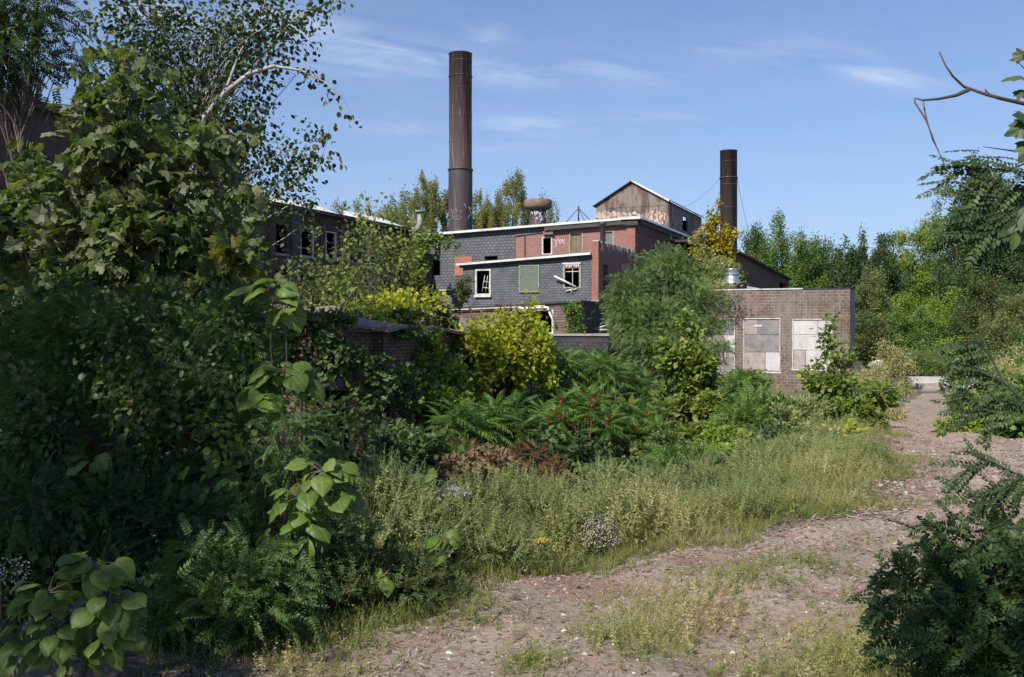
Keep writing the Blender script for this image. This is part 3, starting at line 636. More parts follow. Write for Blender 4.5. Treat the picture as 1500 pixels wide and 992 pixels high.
for (x0, x1) in ((556, 607), (438, 515), (356, 384)):
    a0, a1 = PL_.a(x1), PL_.a(x0); m = MB()
    lo, hi = zw+.24, zw+1.35
    A, B, C_, D_ = PL_.pt(a0, lo, -.2), PL_.pt(a1, lo, -.2), PL_.pt(a1, hi, -3.2), PL_.pt(a0, hi, -3.2)
    quad_slab(m, [A, B, C_, D_], .06); m.face([A, D_, PL_.pt(a0, lo, -3.2)]); m.face([B, C_, PL_.pt(a1, lo, -3.2)]); m.face([C_, D_, PL_.pt(a0, lo, -3.2), PL_.pt(a1, lo, -3.2)])
    m.build('white_skylight', M['galv'] if False else M['white'], lw)
hidden_walls(lw, PL_.pt(0, 0), [((-UD[0],-UD[1]), 12), (NV, lA), (UD, 12)], -2.6, zw, M['shade_toned'])
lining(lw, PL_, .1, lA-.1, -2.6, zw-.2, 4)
# ---- taller near block of the left range
tb = empty('tall_brick_block', tuple(PL_.pt(lA+.02, -2.4)), 'tall dark brick block with black roof edge behind the sycamore leaves', 'building')
tA = PL_.a(-160); zt3 = PL_.z(0, 150)
part('brick_wall', M['shade_toned'], tb, lambda m: PL_.wall(m, lA+.02, tA, -2.4, [(lA, zt3), (tA, zt3)], [], .35, .2))
bx('roof_edge', M['tar'], tb, PL_, lA-.3, tA+.4, zt3+.002, zt3+.35, -14, .65)
part('end_wall', M['shade_toned'], tb, lambda m: (m.face([PL_.pt(lA+.02,-2.4,.2), PL_.pt(lA+.02,-2.4,-13.8), PL_.pt(lA+.02,zt3,-13.8), PL_.pt(lA+.02,zt3,.2)], [(0,-2.4),(14,-2.4),(14,zt3),(0,zt3)]),
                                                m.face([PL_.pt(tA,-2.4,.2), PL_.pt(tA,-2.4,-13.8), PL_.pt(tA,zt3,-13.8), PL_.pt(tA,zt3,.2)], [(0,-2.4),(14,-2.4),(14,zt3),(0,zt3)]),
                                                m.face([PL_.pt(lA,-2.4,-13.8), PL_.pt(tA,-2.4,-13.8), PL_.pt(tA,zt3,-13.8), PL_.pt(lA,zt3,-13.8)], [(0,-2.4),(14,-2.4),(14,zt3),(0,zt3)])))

# ---- overgrown brick outbuilding close to the track
CG = px_pt(562, 20); PO = Plane(CG, UD, OU); POS = Plane(CG, VD, OV)
out = empty('overgrown_outbuilding', (CG[0], CG[1], -2.4), 'low crumbling brick outbuilding with black window and sagging roof buried in vines', 'building')
oh = PO.rect(441, 512, 567, 664); oL = PO.a(325)
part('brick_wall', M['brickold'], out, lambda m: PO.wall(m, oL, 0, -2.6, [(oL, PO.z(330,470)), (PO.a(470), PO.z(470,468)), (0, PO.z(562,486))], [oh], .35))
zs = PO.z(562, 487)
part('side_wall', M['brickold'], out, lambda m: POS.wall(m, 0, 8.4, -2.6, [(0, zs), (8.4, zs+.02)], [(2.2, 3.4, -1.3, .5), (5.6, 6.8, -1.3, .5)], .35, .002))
window(out, PO, oh, M['trimdark'], .07, -.05, bars=(.5,), hbars=(.5,))
r = PO.rect(433, 519, 546, 566); bx('stone_lintel', M['stone'], out, PO, *r, -.2, .05)
r = PO.rect(400, 438, 466, 478); bx('coping_stone', M['stone'], out, PO, r[0], r[1], PO.z(420,470.5), PO.z(420,460), -.45, .12)
r = PO.rect(515, 570, 479, 486); bx('coping_stone', M['stone'], out, PO, r[0], .1, PO.z(540, 486.5), PO.z(540, 479), -.4, .1)
m = MB(); npt = 14
for i in range(npt):      # sagging roof, eave along the side wall
    s0, s1 = -.15+8.9*i/npt, -.15+8.9*(i+1)/npt
    sag = lambda s: .07*math.sin(s*1.1+.5)+.03*math.sin(s*3.1)
    z_0, z_1 = zs+.06+sag(s0), zs+.06+sag(s1)
    rise = lambda s: .62+.05*math.sin(s*1.7)
    quad_slab(m, [POS.pt(s0, z_0, .22), POS.pt(s1, z_1, .22), POS.pt(s1, z_1+rise(s1), -4.5), POS.pt(s0, z_0+rise(s0), -4.5)], .07)
m.build('sagging_roof', M['pinkroof'], out)
hidden_walls(out, POS.pt(8.4, 0), [((-UD[0],-UD[1]), -oL), (NV, 8.4)], -2.6, zs+.3, M['brickold'])
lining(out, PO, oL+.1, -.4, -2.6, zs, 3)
bx('corner_post', M['trimdark'], out, POS, 6.9, 7.35, -2.6, zs-.2, .003, .3)

# ---- concrete block building on the right
CH = px_pt(1245, 60); PC = Plane(CH, UD, OU); PCS = Plane(CH, VD, OV)
blk = empty('concrete_block_building', (CH[0], CH[1], -2.8), 'stained concrete block building with boarded windows beside the track', 'building')
hL = PC.a(975); zh = PC.z(1245, 423)
g1 = PC.rect(1038, 1075.5, 468, 545); g2 = PC.rect(1090.5, 1142, 467.5, 543.5); g3 = PC.rect(1161.5, 1218, 468.5, 540)
part('block_wall', M['block'], blk, lambda m: PC.wall(m, hL, 0, PC.z(1200, 570), [(hL, zh), (0, zh)], [g1, g2, g3], .25))
bx('brick_footing', M['reddark'], blk, PC, hL, 0, -3.2, PC.z(1200, 570)-.002, -.3, .04)
M['blockgrey'] = brick_mat('grey block', (.20,.19,.19), (.25,.24,.235), (.3,.29,.28), bw=.4, rh=.2, ms=.015, samt=.7)
part('side_wall', M['blockgrey'], blk, lambda m: PCS.wall(m, .002, 5.4, -3.2, [(0, zh), (6, zh)], [], .25, .0))
part('roof', M['tar'], blk, lambda m: quad_slab(m, [PC.pt(hL, zh-.1, -.25), PC.pt(-.25, zh-.1, -.25), PCS.pt(5.4, zh-.1, -.25), PC.pt(hL, zh-.1, -5.4)], .15))
hidden_walls(blk, PCS.pt(5.4, 0), [((-UD[0],-UD[1]), -hL), (NV, 5.4)], -3.0, zh, M['blockgrey'])
bx('white_coping', M['whitedirty'], blk, PC, PC.a(1030), PC.a(1176), zh+.002, zh+.09, -.3, .06)
bx('dark_coping', M['tar'], blk, PC, PC.a(1176)+.01, .05, zh+.002, zh+.06, -.3, .05)
bx('membrane_flap', M['galv'], blk, PC, PC.a(1094), PC.a(1112), zh+.092, (zh+.28, zh+.12), -.35, -.05)
def boards(r, pieces):
    wn = empty('boarded_window', (0,0,0)); wn.parent = blk; wn.location = -blk.location
    a0, a1, z0, z1 = r; k = 0
    for (x0, x1, y0, y1, mt) in pieces:
        rr_ = PC.rect(x0, x1, y0, y1)
        bx('plywood_sheet', M[mt], wn, PC, max(rr_[0], a0)+.012, rr_[1]-.012, rr_[2]+.012, rr_[3]-.012, -.06, -.02+.006*k); k = (k+1) % 3
    m = MB()
    for q_ in ((a0-.05, a0, z0-.05, z1+.05), (a1, a1+.05, z0-.05, z1+.05), (a0, a1, z1, z1+.06), (a0-.1, a1+.1, z0-.14, z0-.03)): PC.box(m, *q_, -.03, .05)
    m.build('frame', M['whitedirty'], wn)
boards(g1, [(1038,1075.5,468,491,'plygrey'),(1038,1060,491,545,'plypink'),(1060,1075.5,491,524,'ply'),(1060,1075.5,524,545,'plygrey')])
boards(g2, [(1090.5,1110,467.5,490,'plypink'),(1110,1142,467.5,490,'plygrey'),(1090.5,1142,490,516,'plygrey'),(1090.5,1121,516,543.5,'plypink'),(1121,1142,516,543.5,'ply')])
bx('white_strip', M['white'], blk, PC, PC.a(1105), PC.a(1116), PC.z(1110,478.5), PC.z(1110,476.5), .0, .03)
boards(g3, [(1161.5,1198,468.5,490,'ply'),(1198,1218,468.5,490,'ply'),(1161.5,1218,490,513,'ply'),(1161.5,1180,513,540,'plypink'),(1180,1218,513,540,'ply')])
bx('service_box', M['tar'], blk, PC, PC.a(1234), PC.a(1243), PC.z(1240,529), PC.z(1240,524), .01, .5)
bx('service_box', M['trimdark'], blk, PCS, .6, 2.2, -3.2, PC.z(1240,531), .02, .7)
m = MB(); m.tube([PC.pt(-.6, -3, .15), PC.pt(-.6, PC.z(1240,531), .15)], .07, 6); m.build('drain_pipe', M['greymetal'], blk)
lining(blk, PC, hL+.1, -.3, -3, zh-.3, 3)

# ---- far brick building behind
PR = Plane(px_pt(1045, 78), VD, OV)
rear = empty('rear_brick_building', (PR.P.x, PR.P.y, -2.6), 'dark brown brick building behind the concrete block building and the yellow tree', 'building')
rA = PR.a(1155)
tp = [(0, PR.z(1045, 353)), (PR.a(1081), PR.z(1081, 373)), (PR.a(1095), PR.z(1095, 379.5)), (rA, PR.z(1155, 411))]
part('brick_wall', M['brownbrick'], rear, lambda m: PR.wall(m, 0, rA, -2.6, tp, [(PR.a(1142), PR.a(1151), PR.z(1146,425), PR.z(1146,414))], .35))
m = MB()
for (p, zp_), (q_, zq) in zip(tp[:-1], tp[1:]):
    quad_slab(m, [PR.pt(p, zp_+.2, .4), PR.pt(q_, zq+.2, .4), PR.pt(q_, zq+.2, -8), PR.pt(p, zp_+.2, -8)], .2)
m.build('roof', M['tar'], rear)
hidden_walls(rear, PR.pt(rA, 0), [((-UD[0],-UD[1]), 8), (NV, rA)], -2.6, tp[-1][1], M['brownbrick'])

# ---- chimneys
def chimney(px, D, dia, zbase_, ytop, rings, label, flare, group=None, splits=None):
    x, y = px_pt(px, D); ztop_ = EYE+(HZ-ytop)/F*D; r = dia/2
    c = empty('smokestack', (x, y, zbase_), label, 'chimney', group)
    zz = EYE+(HZ-splits)/F*D if splits else zbase_
    m = MB()
    prof = []
    if splits:
        m2 = MB(); pr = ([(r+.28, zbase_), (r+.26, zbase_+.12), (r+.06, zbase_+.55)] if flare else [(r, zbase_)]) + [(r+.03, zbase_+1.5), (r+.03, zz)]
        m2.lathe((x, y), pr, 40); m2.build('lower_shell', M['rustdark'], c)
    m.lathe((x, y), [(r-.02, zz), (r-.02, ztop_-.06), (r+.02, ztop_-.05), (r+.02, ztop_), (r-.08, ztop_), (r-.08, ztop_-3)], 40)
    zz_ = zz+2.4
    while zz_ < ztop_-.5:
        m.lathe((x, y), [(r-.025, zz_-.02), (r-.002, zz_-.018), (r-.002, zz_+.018), (r-.025, zz_+.02)], 40); zz_ += 2.4
    m.build('steel_shell', M['rust'], c)
    for yr in rings:
        z = EYE+(HZ-yr)/F*D; m = MB(); m.lathe((x, y), [(r-.03, z-.09), (r+.10, z-.07), (r+.10, z+.05), (r-.03, z+.07)], 40); m.build('flange_ring', M['rustdark'], c)
    return c, (x, y, r, D)
ch1, g_ = chimney(674.5, 85, 2.08, 9.1, 79, (249,), 'tall dark rusted steel smokestack rising left of the brick facade', True, splits=249)
x, y, r, D = g_
m = MB(); z = EYE+(HZ-113)/F*D; m.lathe((x, y), [(r-.01, z-.03), (r+.035, z-.03), (r+.035, z+.03), (r-.01, z+.03)], 40); m.build('band', M['rustdark'], ch1)
def cylpt(px, py, off=.03):
    s = max(-.97, min(.97, ((px-674.5)/F*D)/r)); a = math.asin(s); return Vector((x+(r+off+.03)*math.sin(a), y-(r+off+.03)*math.cos(a), EYE+(HZ-py)/F*D))
m = MB()
for ln in ([(659,322),(659,311),(663,309),(664,313),(661,316),(665,318),(664,323),(659,323)], [(666,310),(670,309),(671,314),(667,316),(672,319),(671,324),(666,323),(665,316),(666,310)], [(673,311),(677,312),(676,316),(673,317),(677,321),(675,325),(671,323)]):
    m.tube([cylpt(*p) for p in ln], .03, 5)
m.build('graffiti', M['graffpink'], ch1)
m = MB()
for ln in ([(681,302),(684,307),(688,310),(687,304)], [(688,310),(690,315),(687,318),(686,323),(690,325)], [(680,301),(683,304)], [(689,308),(691,303)]): m.tube([cylpt(*p) for p in ln], .025, 5)
m.build('graffiti', M['graffpink'], ch1)
ch2, g2_ = chimney(1067.3, 100, 1.8, -2.6, 221, (), 'shorter rusted steel smokestack behind the yellow leaved tree', False)
x2, y2, r2, D2 = g2_; z = EYE+(HZ-261)/F*D2
m = MB(); m.lathe((x2, y2), [(r2-.03, z-.05), (r2+.05, z-.05), (r2+.05, z+.05), (r2-.03, z+.05)], 36); m.build('cable_band', M['rustdark'], ch2)
def sagcable(m, A, B, sag, r=.02, n=16):
    m.tube([A.lerp(B, i/n)-Vector((0,0,sag*4*(i/n)*(1-i/n))) for i in range(n+1)], r, 4)
m = MB(); A = Vector((x2-r2, y2, z)); sagcable(m, A, PG.pt(-.5, PG.z(981,291)-.1, -6), .5); m.build('guy_cable', M['wire'], ch2)
m = MB(); sagcable(m, Vector((x2-r2, y2, EYE+(HZ-282)/F*D2)), PG.pt(.1, zr+.0, -9), 1.1); m.build('guy_cable', M['wire'], ch2)
m = MB(); sagcable(m, Vector((x2+r2, y2, z)), Vector((x2+r2+1.5, y2+1, EYE+(HZ-340)/F*D2)), .35); m.build('guy_cable', M['wire'], ch2)
# ---- mushroom vent
x, y = px_pt(788, 80); vz = lambda py: EYE+(HZ-py)/F*80
vent = empty('mushroom_roof_vent', (x, y, vz(331)), 'rusty mushroom shaped roof vent with a wide flat tan cap and white graffiti', 'vent')
m = MB(); m.lathe((x, y), [(.75, vz(332)), (.72, vz(324)), (.70, vz(308)), (.70, vz(305))], 32); m.build('vent_stack', M['rust'], vent)
m = MB(); m.lathe((x, y), [(.72, vz(307)), (1.0, vz(306.5)), (1.17, vz(304)), (1.17, vz(294)), (1.1, vz(293)), (.5, vz(292)), (.0, vz(291.6))], 36); m.build('vent_cap', M['ventcap'], vent)
m = MB()
def vpt(px, py):
    s = max(-.97, min(.97, ((px-788)/F*80)/.72)); a = math.asin(s); return Vector((x+.745*math.sin(a), y-.745*math.cos(a), vz(py)))
for ln in ([(778,318),(779,311),(781,316),(783,311),(784,318)], [(786,312),(785,317),(788,317),(788,312),(786,312)], [(793,313),(790,314),(792,318),(789,320)], [(791,327),(793,319),(796,326)], [(791.5,324),(795,323)], [(785,320),(788,324)], [(797,312),(799,322)]): m.tube([vpt(*p) for p in ln], .055, 5)
m.build('graffiti', M['graffwhite'], vent)
# ---- gooseneck duct, stovepipe, guyed mast, drum vent
x, y = px_pt(614, 75.5); gzf = lambda py: EYE+(HZ-py)/F*75.5
g = empty('gooseneck_duct', (x, y, gzf(343)), 'grey green bent duct with a flat cap at the left end of the roof', 'duct')
m = MB(); m.tube([(x-.55, y+.3, gzf(336)), (x-.25, y+.1, gzf(337)), (x-.02, y, gzf(334)), (x+.08, y, gzf(328)), (x+.08, y, gzf(310))], [.25,.26,.27,.25,.25], 14); m.build('duct', M['greymetal'], g)
m = MB(); m.lathe((x+.08, y), [(.25, gzf(312)), (.40, gzf(311.5)), (.42, gzf(308.5)), (0, gzf(308))], 20); m.build('cap', M['greymetal'], g)
m = MB(); m.tube([(x-.5, y+.3, gzf(348)), (x-.5, y+.3, gzf(335))], .12, 8); m.build('stand', M['trimdark'], g)
x, y = px_pt(883, 67); sp = lambda py: EYE+(HZ-py)/F*67
g = empty('stovepipe', (x, y, sp(375)), 'dark round metal stovepipe in front of the upper brick wall', 'pipe')
m = MB(); m.lathe((x, y), [(.19, sp(375)), (.19, sp(330)), (.26, sp(329)), (.28, sp(326)), (0, sp(325))], 18); m.build('pipe', M['rustdark'], g)
x, y = px_pt(847.5, 78); sp = lambda py: EYE+(HZ-py)/F*78
g = empty('guyed_mast', (x, y, sp(326)), 'short black mast with three guy wires on the roof between vent and shed', 'mast')
m = MB(); m.tube([(x, y, sp(327)), (x, y, sp(302))], .06, 6); m.build('mast', M['trimdark'], g)
for dx, dy in ((-1.0, .3), (1.1, .3), (.45, -.6)):
    m = MB(); m.tube([(x, y, sp(305)), (x+dx, y+dy, sp(325))], .028, 4); m.build('guy_wire', M['trimdark'], g)
x, y = px_pt(1072, 63.5); sp = lambda py: EYE+(HZ-py)/F*63.5
g = empty('drum_roof_vent', (x, y, sp(423)), 'shiny galvanised drum vent on the roof of the concrete block building', 'vent')
m = MB(); m.lathe((x, y), [(.60, sp(415)), (.50, sp(409.5)), (.47, sp(409)), (.47, sp(396)), (.5, sp(395)), (.48, sp(394)), (0, sp(394.5))], 32); m.build('drum', M['galv'], g)
m = MB(); m.lathe((x, y), [(.49, sp(404)), (.485, sp(403.6)), (.485, sp(402.8)), (.47, sp(402.5))], 32); m.build('strap', M['trimdark'], g)
m = MB(); m.lathe((x, y), [(.58, sp(423.5)), (.58, sp(415.2)), (0, sp(415.1))], 4); m.build('curb', M['trimdark'], g)
# ------------------------------------------------------------------ foliage engine
def norm(a): return a/np.maximum(np.linalg.norm(a, axis=-1, keepdims=True), 1e-9)
def T_(v, f): return (np.array(v, float), f)
def t_diamond(wd=.5, fold=.06): return T_([(0,0,0),(wd/2,.45,fold),(0,1,-.05),(-wd/2,.45,fold)], [(0,1,2,3)])
def t_oval(wd=.5, fold=.08, droop=.12):
    return T_([(0,0,0),(wd/2,.28,fold),(wd*.42,.68,fold-droop*.5),(0,1,-droop),(-wd*.42,.68,fold-droop*.5),(-wd/2,.28,fold),(0,.5,-.02)],
              [(0,1,2,6),(6,2,3),(0,6,4,5),(6,3,4)])
def t_heart(droop=.3, fold=.10, wd=1.15, seed=0):
    r = random.Random(seed); ys = [0,.12,.28,.45,.62,.78,.92,1.06]; ws = [.20,.42,.50,.49,.40,.28,.13,0]; yo = [-.16,-.10,-.02,.02,.03,.03,.02,0]
    V = []; Fc = []
    for i_, (y, w_, o_) in enumerate(zip(ys, ws, yo)):
        for k in (-1,-.5,0,.5,1):
            wob = r.uniform(-.025,.025); x = k*w_*wd; yy_ = y+o_*abs(k)
            V.append((x, yy_+wob*.5, fold*(1-abs(abs(k)-.5)*1.6)*w_*1.4 - droop*max(yy_,0)**2 + wob*(abs(k) > .6) - .10*(abs(k) > .8)*w_))
    for i_ in range(7):
        for k in range(4): a_ = i_*5+k; Fc.append((a_, a_+1, a_+6, a_+5))
    return (np.array(V, float), Fc)
def t_maple(seed=0, droop=.2):
    r = random.Random(seed)
    h = [(0,0),(.12,-.05),(.30,-.13),(.42,-.08),(.40,.06),(.52,.16),(.68,.34),(.52,.38),(.44,.50),(.42,.70),(.28,.64),(.18,.72),(.12,.9),(0,1.05)]
    pts = h + [(-x, y) for x, y in h[-2:0:-1]]
    v = [[0,.28,.03]] + [[x*(1+r.uniform(-.08,.08)), y+r.uniform(-.03,.03), 0] for x, y in pts]
    v = np.array(v, float); rr_ = np.hypot(v[:,0], v[:,1]-.28); v[:,2] += -droop*rr_**2 + .05*np.sin(v[:,0]*9+seed)
    n = len(pts); return (v, [(0, 1+i, 1+(i+1) % n) for i in range(n)])
def t_pinnate(n=8, ll=.24, lw=.095, droop=.25, ang=70, oval=True, rach=.012, start=.12, taper=.25, ldroop=.12, seed=0):
    r = random.Random(seed); V = []; Fc = []
    def zc(y): return -droop*y*y
    ys = np.linspace(0, 1-ll*.4, 5)
    b = 0
    for y in ys: V += [(-rach/2, y, zc(y)), (rach/2, y, zc(y))]
    for i in range(4): Fc.append((2*i, 2*i+1, 2*i+3, 2*i+2))
    def leaflet(y, a, k):
        ln = ll*k; base = len(V); ca, sa = math.cos(a), math.sin(a)
        d = (sa, ca); p = (ca, -sa); dz = -2*droop*y*ca*ln
        z0 = zc(y); tl = r.uniform(-.25, .25)
        if oval: L_ = [(0,0),(.5,.3),(.42,.72),(0,1),(-.42,.72),(-.5,.3)]
        else: L_ = [(0,0),(.5,.4),(0,1),(-.5,.4)]
        for (u_, w_) in L_:
            V.append((d[0]*w_*ln + p[0]*u_*lw*k, y + d[1]*w_*ln + p[1]*u_*lw*k, z0 + dz*w_ - ldroop*w_*w_*ln + abs(u_)*lw*.35 + u_*lw*tl))
        Fc.append(tuple(range(base, base+len(L_))))
    for i in range(n):
        t = i/(n-1); y = start + (1-ll*.45-start)*t; k = (1-taper*abs(t-.4)*1.6)*r.uniform(.88,1.08)
        for sg in (1,-1): leaflet(y+r.uniform(-.01,.01), sg*math.radians(ang-18*t+r.uniform(-7,7)), k)
    leaflet(1-ll*.5, 0, .9)
    return (np.array(V, float), Fc)
def t_stem(nl=26, ll=.16, lw=.045, seed=0, top=.0, leaf0=.1, up=35, stemw=.008, kind='diamond'):
    # upright leafy stem along +Y (y = up)
    r = random.Random(seed); V = []; Fc = []
    bx_, bz_ = r.uniform(-.12,.12), r.uniform(-.12,.12)
    ctr = lambda y: (bx_*y*y, y, bz_*y*y)
    ys = [0,.35,.7,1]
    for ax in (0,1):
        b = len(V)
        for y in ys:
            c = ctr(y); wv = stemw*(1-.6*y)
            if ax == 0: V += [(c[0]-wv, y, c[2]), (c[0]+wv, y, c[2])]
            else: V += [(c[0], y, c[2]-wv), (c[0], y, c[2]+wv)]
        for i in range(3): Fc.append((b+2*i, b+2*i+1, b+2*i+3, b+2*i+2))
    for i in range(nl):
        y = leaf0 + (1-leaf0)*(i+r.random())/nl; a = i*2.4 + r.uniform(-.4,.4); k = ll*(1.15-.75*y)*r.uniform(.7,1.2)
        el = math.radians(up + r.uniform(-25,25)); d = np.array([math.cos(a)*math.cos(el), math.sin(el), math.sin(a)*math.cos(el)])
        s = np.cross(d, [0,1,0]); s /= np.linalg.norm(s); s = s*math.cos(.4*r.uniform(-1,1)) + np.array([0,.3*r.uniform(-1,1),0]); c = np.array(ctr(y)); b = len(V)
        w2 = lw*k/ll/2
        V += [tuple(c), tuple(c+d*k*.45+s*w2), tuple(c+d*k+np.array([0,-.12*k,0])), tuple(c+d*k*.45-s*w2)]; Fc.append((b,b+1,b+2,b+3))
    return (np.array(V, float), Fc)
def t_grass(nb=9, seed=0, spread=.45, wd=.02):
    r = random.Random(seed); V = []; Fc = []
    for i in range(nb):
        a = r.uniform(0, 6.28); h = r.uniform(.5, 1.0); sp = spread*r.uniform(.2, 1.2); bx_, bz_ = r.uniform(-.1,.1), r.uniform(-.1,.1)
        sx, sz = -math.sin(a)*wd/2, math.cos(a)*wd/2; b = len(V)
        for k, (t, wq) in enumerate(((0,1),(.4,.9),(.75,.6))):
            x = bx_+math.cos(a)*sp*t**2; z = bz_+math.sin(a)*sp*t**2; y = h*(t-.22*t**3*sp/spread)
            V += [(x-sx*wq, y, z-sz*wq), (x+sx*wq, y, z+sz*wq)]
        V.append((bx_+math.cos(a)*sp, h*(1-.3*sp/spread), bz_+math.sin(a)*sp))
        Fc += [(b,b+1,b+3,b+2),(b+2,b+3,b+5,b+4),(b+4,b+5,b+6)]
    return (np.array(V, float), Fc)
def frames(d, n):
    y = norm(d); x = norm(np.cross(y, n)); z = np.cross(x, y)
    return np.stack([x, y, z], -1)
class LV:
    def __init__(s, loc=False): s.vs = []; s.li = []; s.sz = []; s.rn = []; s.nv = 0; s.loc = [] if loc else None
    def add(s, T, P, R, S, rnd):
        V, Fc = T; n = len(P)
        if n == 0: return
        S = np.asarray(S, float).reshape(-1, 1, 1) if np.ndim(S) else S
        v = np.einsum('nij,kj->nki', R, V)*S + P[:, None, :]
        k = len(V); s.vs.append(v.reshape(-1, 3))
        if s.loc is not None: s.loc.append(np.tile(V, (n, 1)))
        flat = np.concatenate([np.array(f_) for f_ in Fc]); sz = np.array([len(f_) for f_ in Fc])
        s.li.append((flat[None, :] + (s.nv + k*np.arange(n))[:, None]).ravel()); s.sz.append(np.tile(sz, n))
        s.rn.append(np.repeat(rnd, len(Fc))); s.nv += n*k
    def mesh(s, name, smooth=False):
        me = bpy.data.meshes.new(name)
        v = np.concatenate(s.vs); li = np.concatenate(s.li); sz = np.concatenate(s.sz); rn = np.clip(np.concatenate(s.rn), 0, 1)
        me.vertices.add(len(v)); me.vertices.foreach_set('co', v.astype(np.float32).ravel())
        me.loops.add(len(li)); me.loops.foreach_set('vertex_index', li.astype(np.int32))
        me.polygons.add(len(sz)); me.polygons.foreach_set('loop_start', np.concatenate([[0], np.cumsum(sz)[:-1]]).astype(np.int32))
        me.polygons.foreach_set('use_smooth', np.full(len(sz), smooth))
        at = me.attributes.new('rnd', 'FLOAT', 'FACE'); at.data.foreach_set('value', rn.astype(np.float32))
        if s.loc is not None: me.attributes.new('loc', 'FLOAT_VECTOR', 'POINT').data.foreach_set('vector', np.concatenate(s.loc).astype(np.float32).ravel())
        me.update(calc_edges=True); return me
    def build(s, name, mat, parent=None, smooth=False):
        return link(name, s.mesh(name, smooth), mat, parent)
def rdir(n): return norm(rng.normal(size=(n, 3)))
TP = dict(
    diamond=[t_diamond(.62)], narrow=[t_diamond(.3)], oval=[t_oval(.55)], heartlet=[t_oval(.8, .08, .15)],
    heart=[t_heart(.25), t_heart(.38,.22,1.05,1), t_heart(.12,.12,1.2,2), t_heart(.5,.3,.95,3)],
    mini=[t_pinnate(7, .27, .11, .2+.15*i, oval=False, seed=60+i) for i in range(3)], maple=[t_maple(i, .15+.12*i) for i in range(4)],
    pin=[t_pinnate(8, .22, .10, .2+.12*i, seed=i) for i in range(3)], pinbig=[t_pinnate(9, .20, .095, .15+.15*i, seed=10+i) for i in range(3)],
    pinfar=[t_pinnate(6, .30, .13, .3+.1*i, oval=False, seed=20+i) for i in range(2)],
    sumac=[t_pinnate(11, .30, .065, .35+.15*i, 62, oval=False, taper=.55, ldroop=.5, seed=30+i) for i in range(3)],
    mug=[t_stem(34, .15, .05, seed=i) for i in range(4)], grass=[t_grass(9, i) for i in range(4)], mapfar=[t_maple(9,.2)])
def clumps(blobs, dens):
    # blobs: (center, radii(3), weight); returns clump centres, their outward directions
    P = []; O = []; Wt = np.array([b[2]*b[1][0]*b[1][1]**.5*b[1][2] for b in blobs]); Wt = Wt/Wt.sum()
    cnt = rng.multinomial(dens, Wt)
    for (c, r, _), k in zip(blobs, cnt):
        k = max(k, 1); u = rdir(k); ph = rng.uniform(0, 6.28, 4)
        lob = 1+.20*np.sin(4*u[:,0]+ph[0]+2*u[:,2])+.16*np.sin(7*u[:,2]+5*u[:,1]+ph[1])+.08*rng.normal(size=k)
        rad = rng.uniform(.12, 1, k)**.42*np.clip(lob, .55, 1.4)
        P.append(np.array(c)[None] + u*rad[:, None]*np.array(r)[None]); O.append(u*rad[:, None])
    return np.concatenate(P), np.concatenate(O)
def leaves(lv, C, O, n, tmpl, size, sig, up=.9, droop=.15, out=.7, cw=.6, svar=.25):
    m = len(C); idx = rng.integers(0, m, n); crn = rng.random(m)
    off = rng.normal(size=(n, 3))*np.asarray(sig)
    P = C[idx] + off
    d = norm(O[idx])*out + rng.normal(size=(n, 3))*.6 + off/np.linalg.norm(np.ones(3)*np.asarray(sig))*.5; d[:, 2] -= droop
    nn = rng.normal(size=(n, 3))*.55; nn[:, 2] += up
    rn = np.clip(crn[idx]*cw + rng.random(n)*(1-cw), 0, 1)
    S = size*rng.uniform(1-svar, 1+svar, n); R = frames(d, nn); TT = TP[tmpl]; w_ = rng.integers(0, len(TT), n)
    for i, T in enumerate(TT):
        k = w_ == i; lv.add(T, P[k], R[k], S[k], rn[k])
def limb(mb, A, B, r0, r1, n=5, wob=.06, sag=0, sides=5):
    A = Vector(A); B = Vector(B); ln = (B-A).length; pts = []; rad = []
    ph = [random.uniform(-1, 1) for _ in range(6)]
    for i in range(n+1):
        t = i/n; p = A.lerp(B, t); e = math.sin(math.pi*t)
        p += Vector((ph[0]*math.sin(3*t+ph[1]*3), ph[2]*math.sin(3*t+ph[3]*3), 0))*wob*ln*e*1.3 + Vector((0, 0, sag*ln*e))
        pts.append(p); rad.append(r0+(r1-r0)*t**.8)
    mb.tube(pts, rad, sides, False)
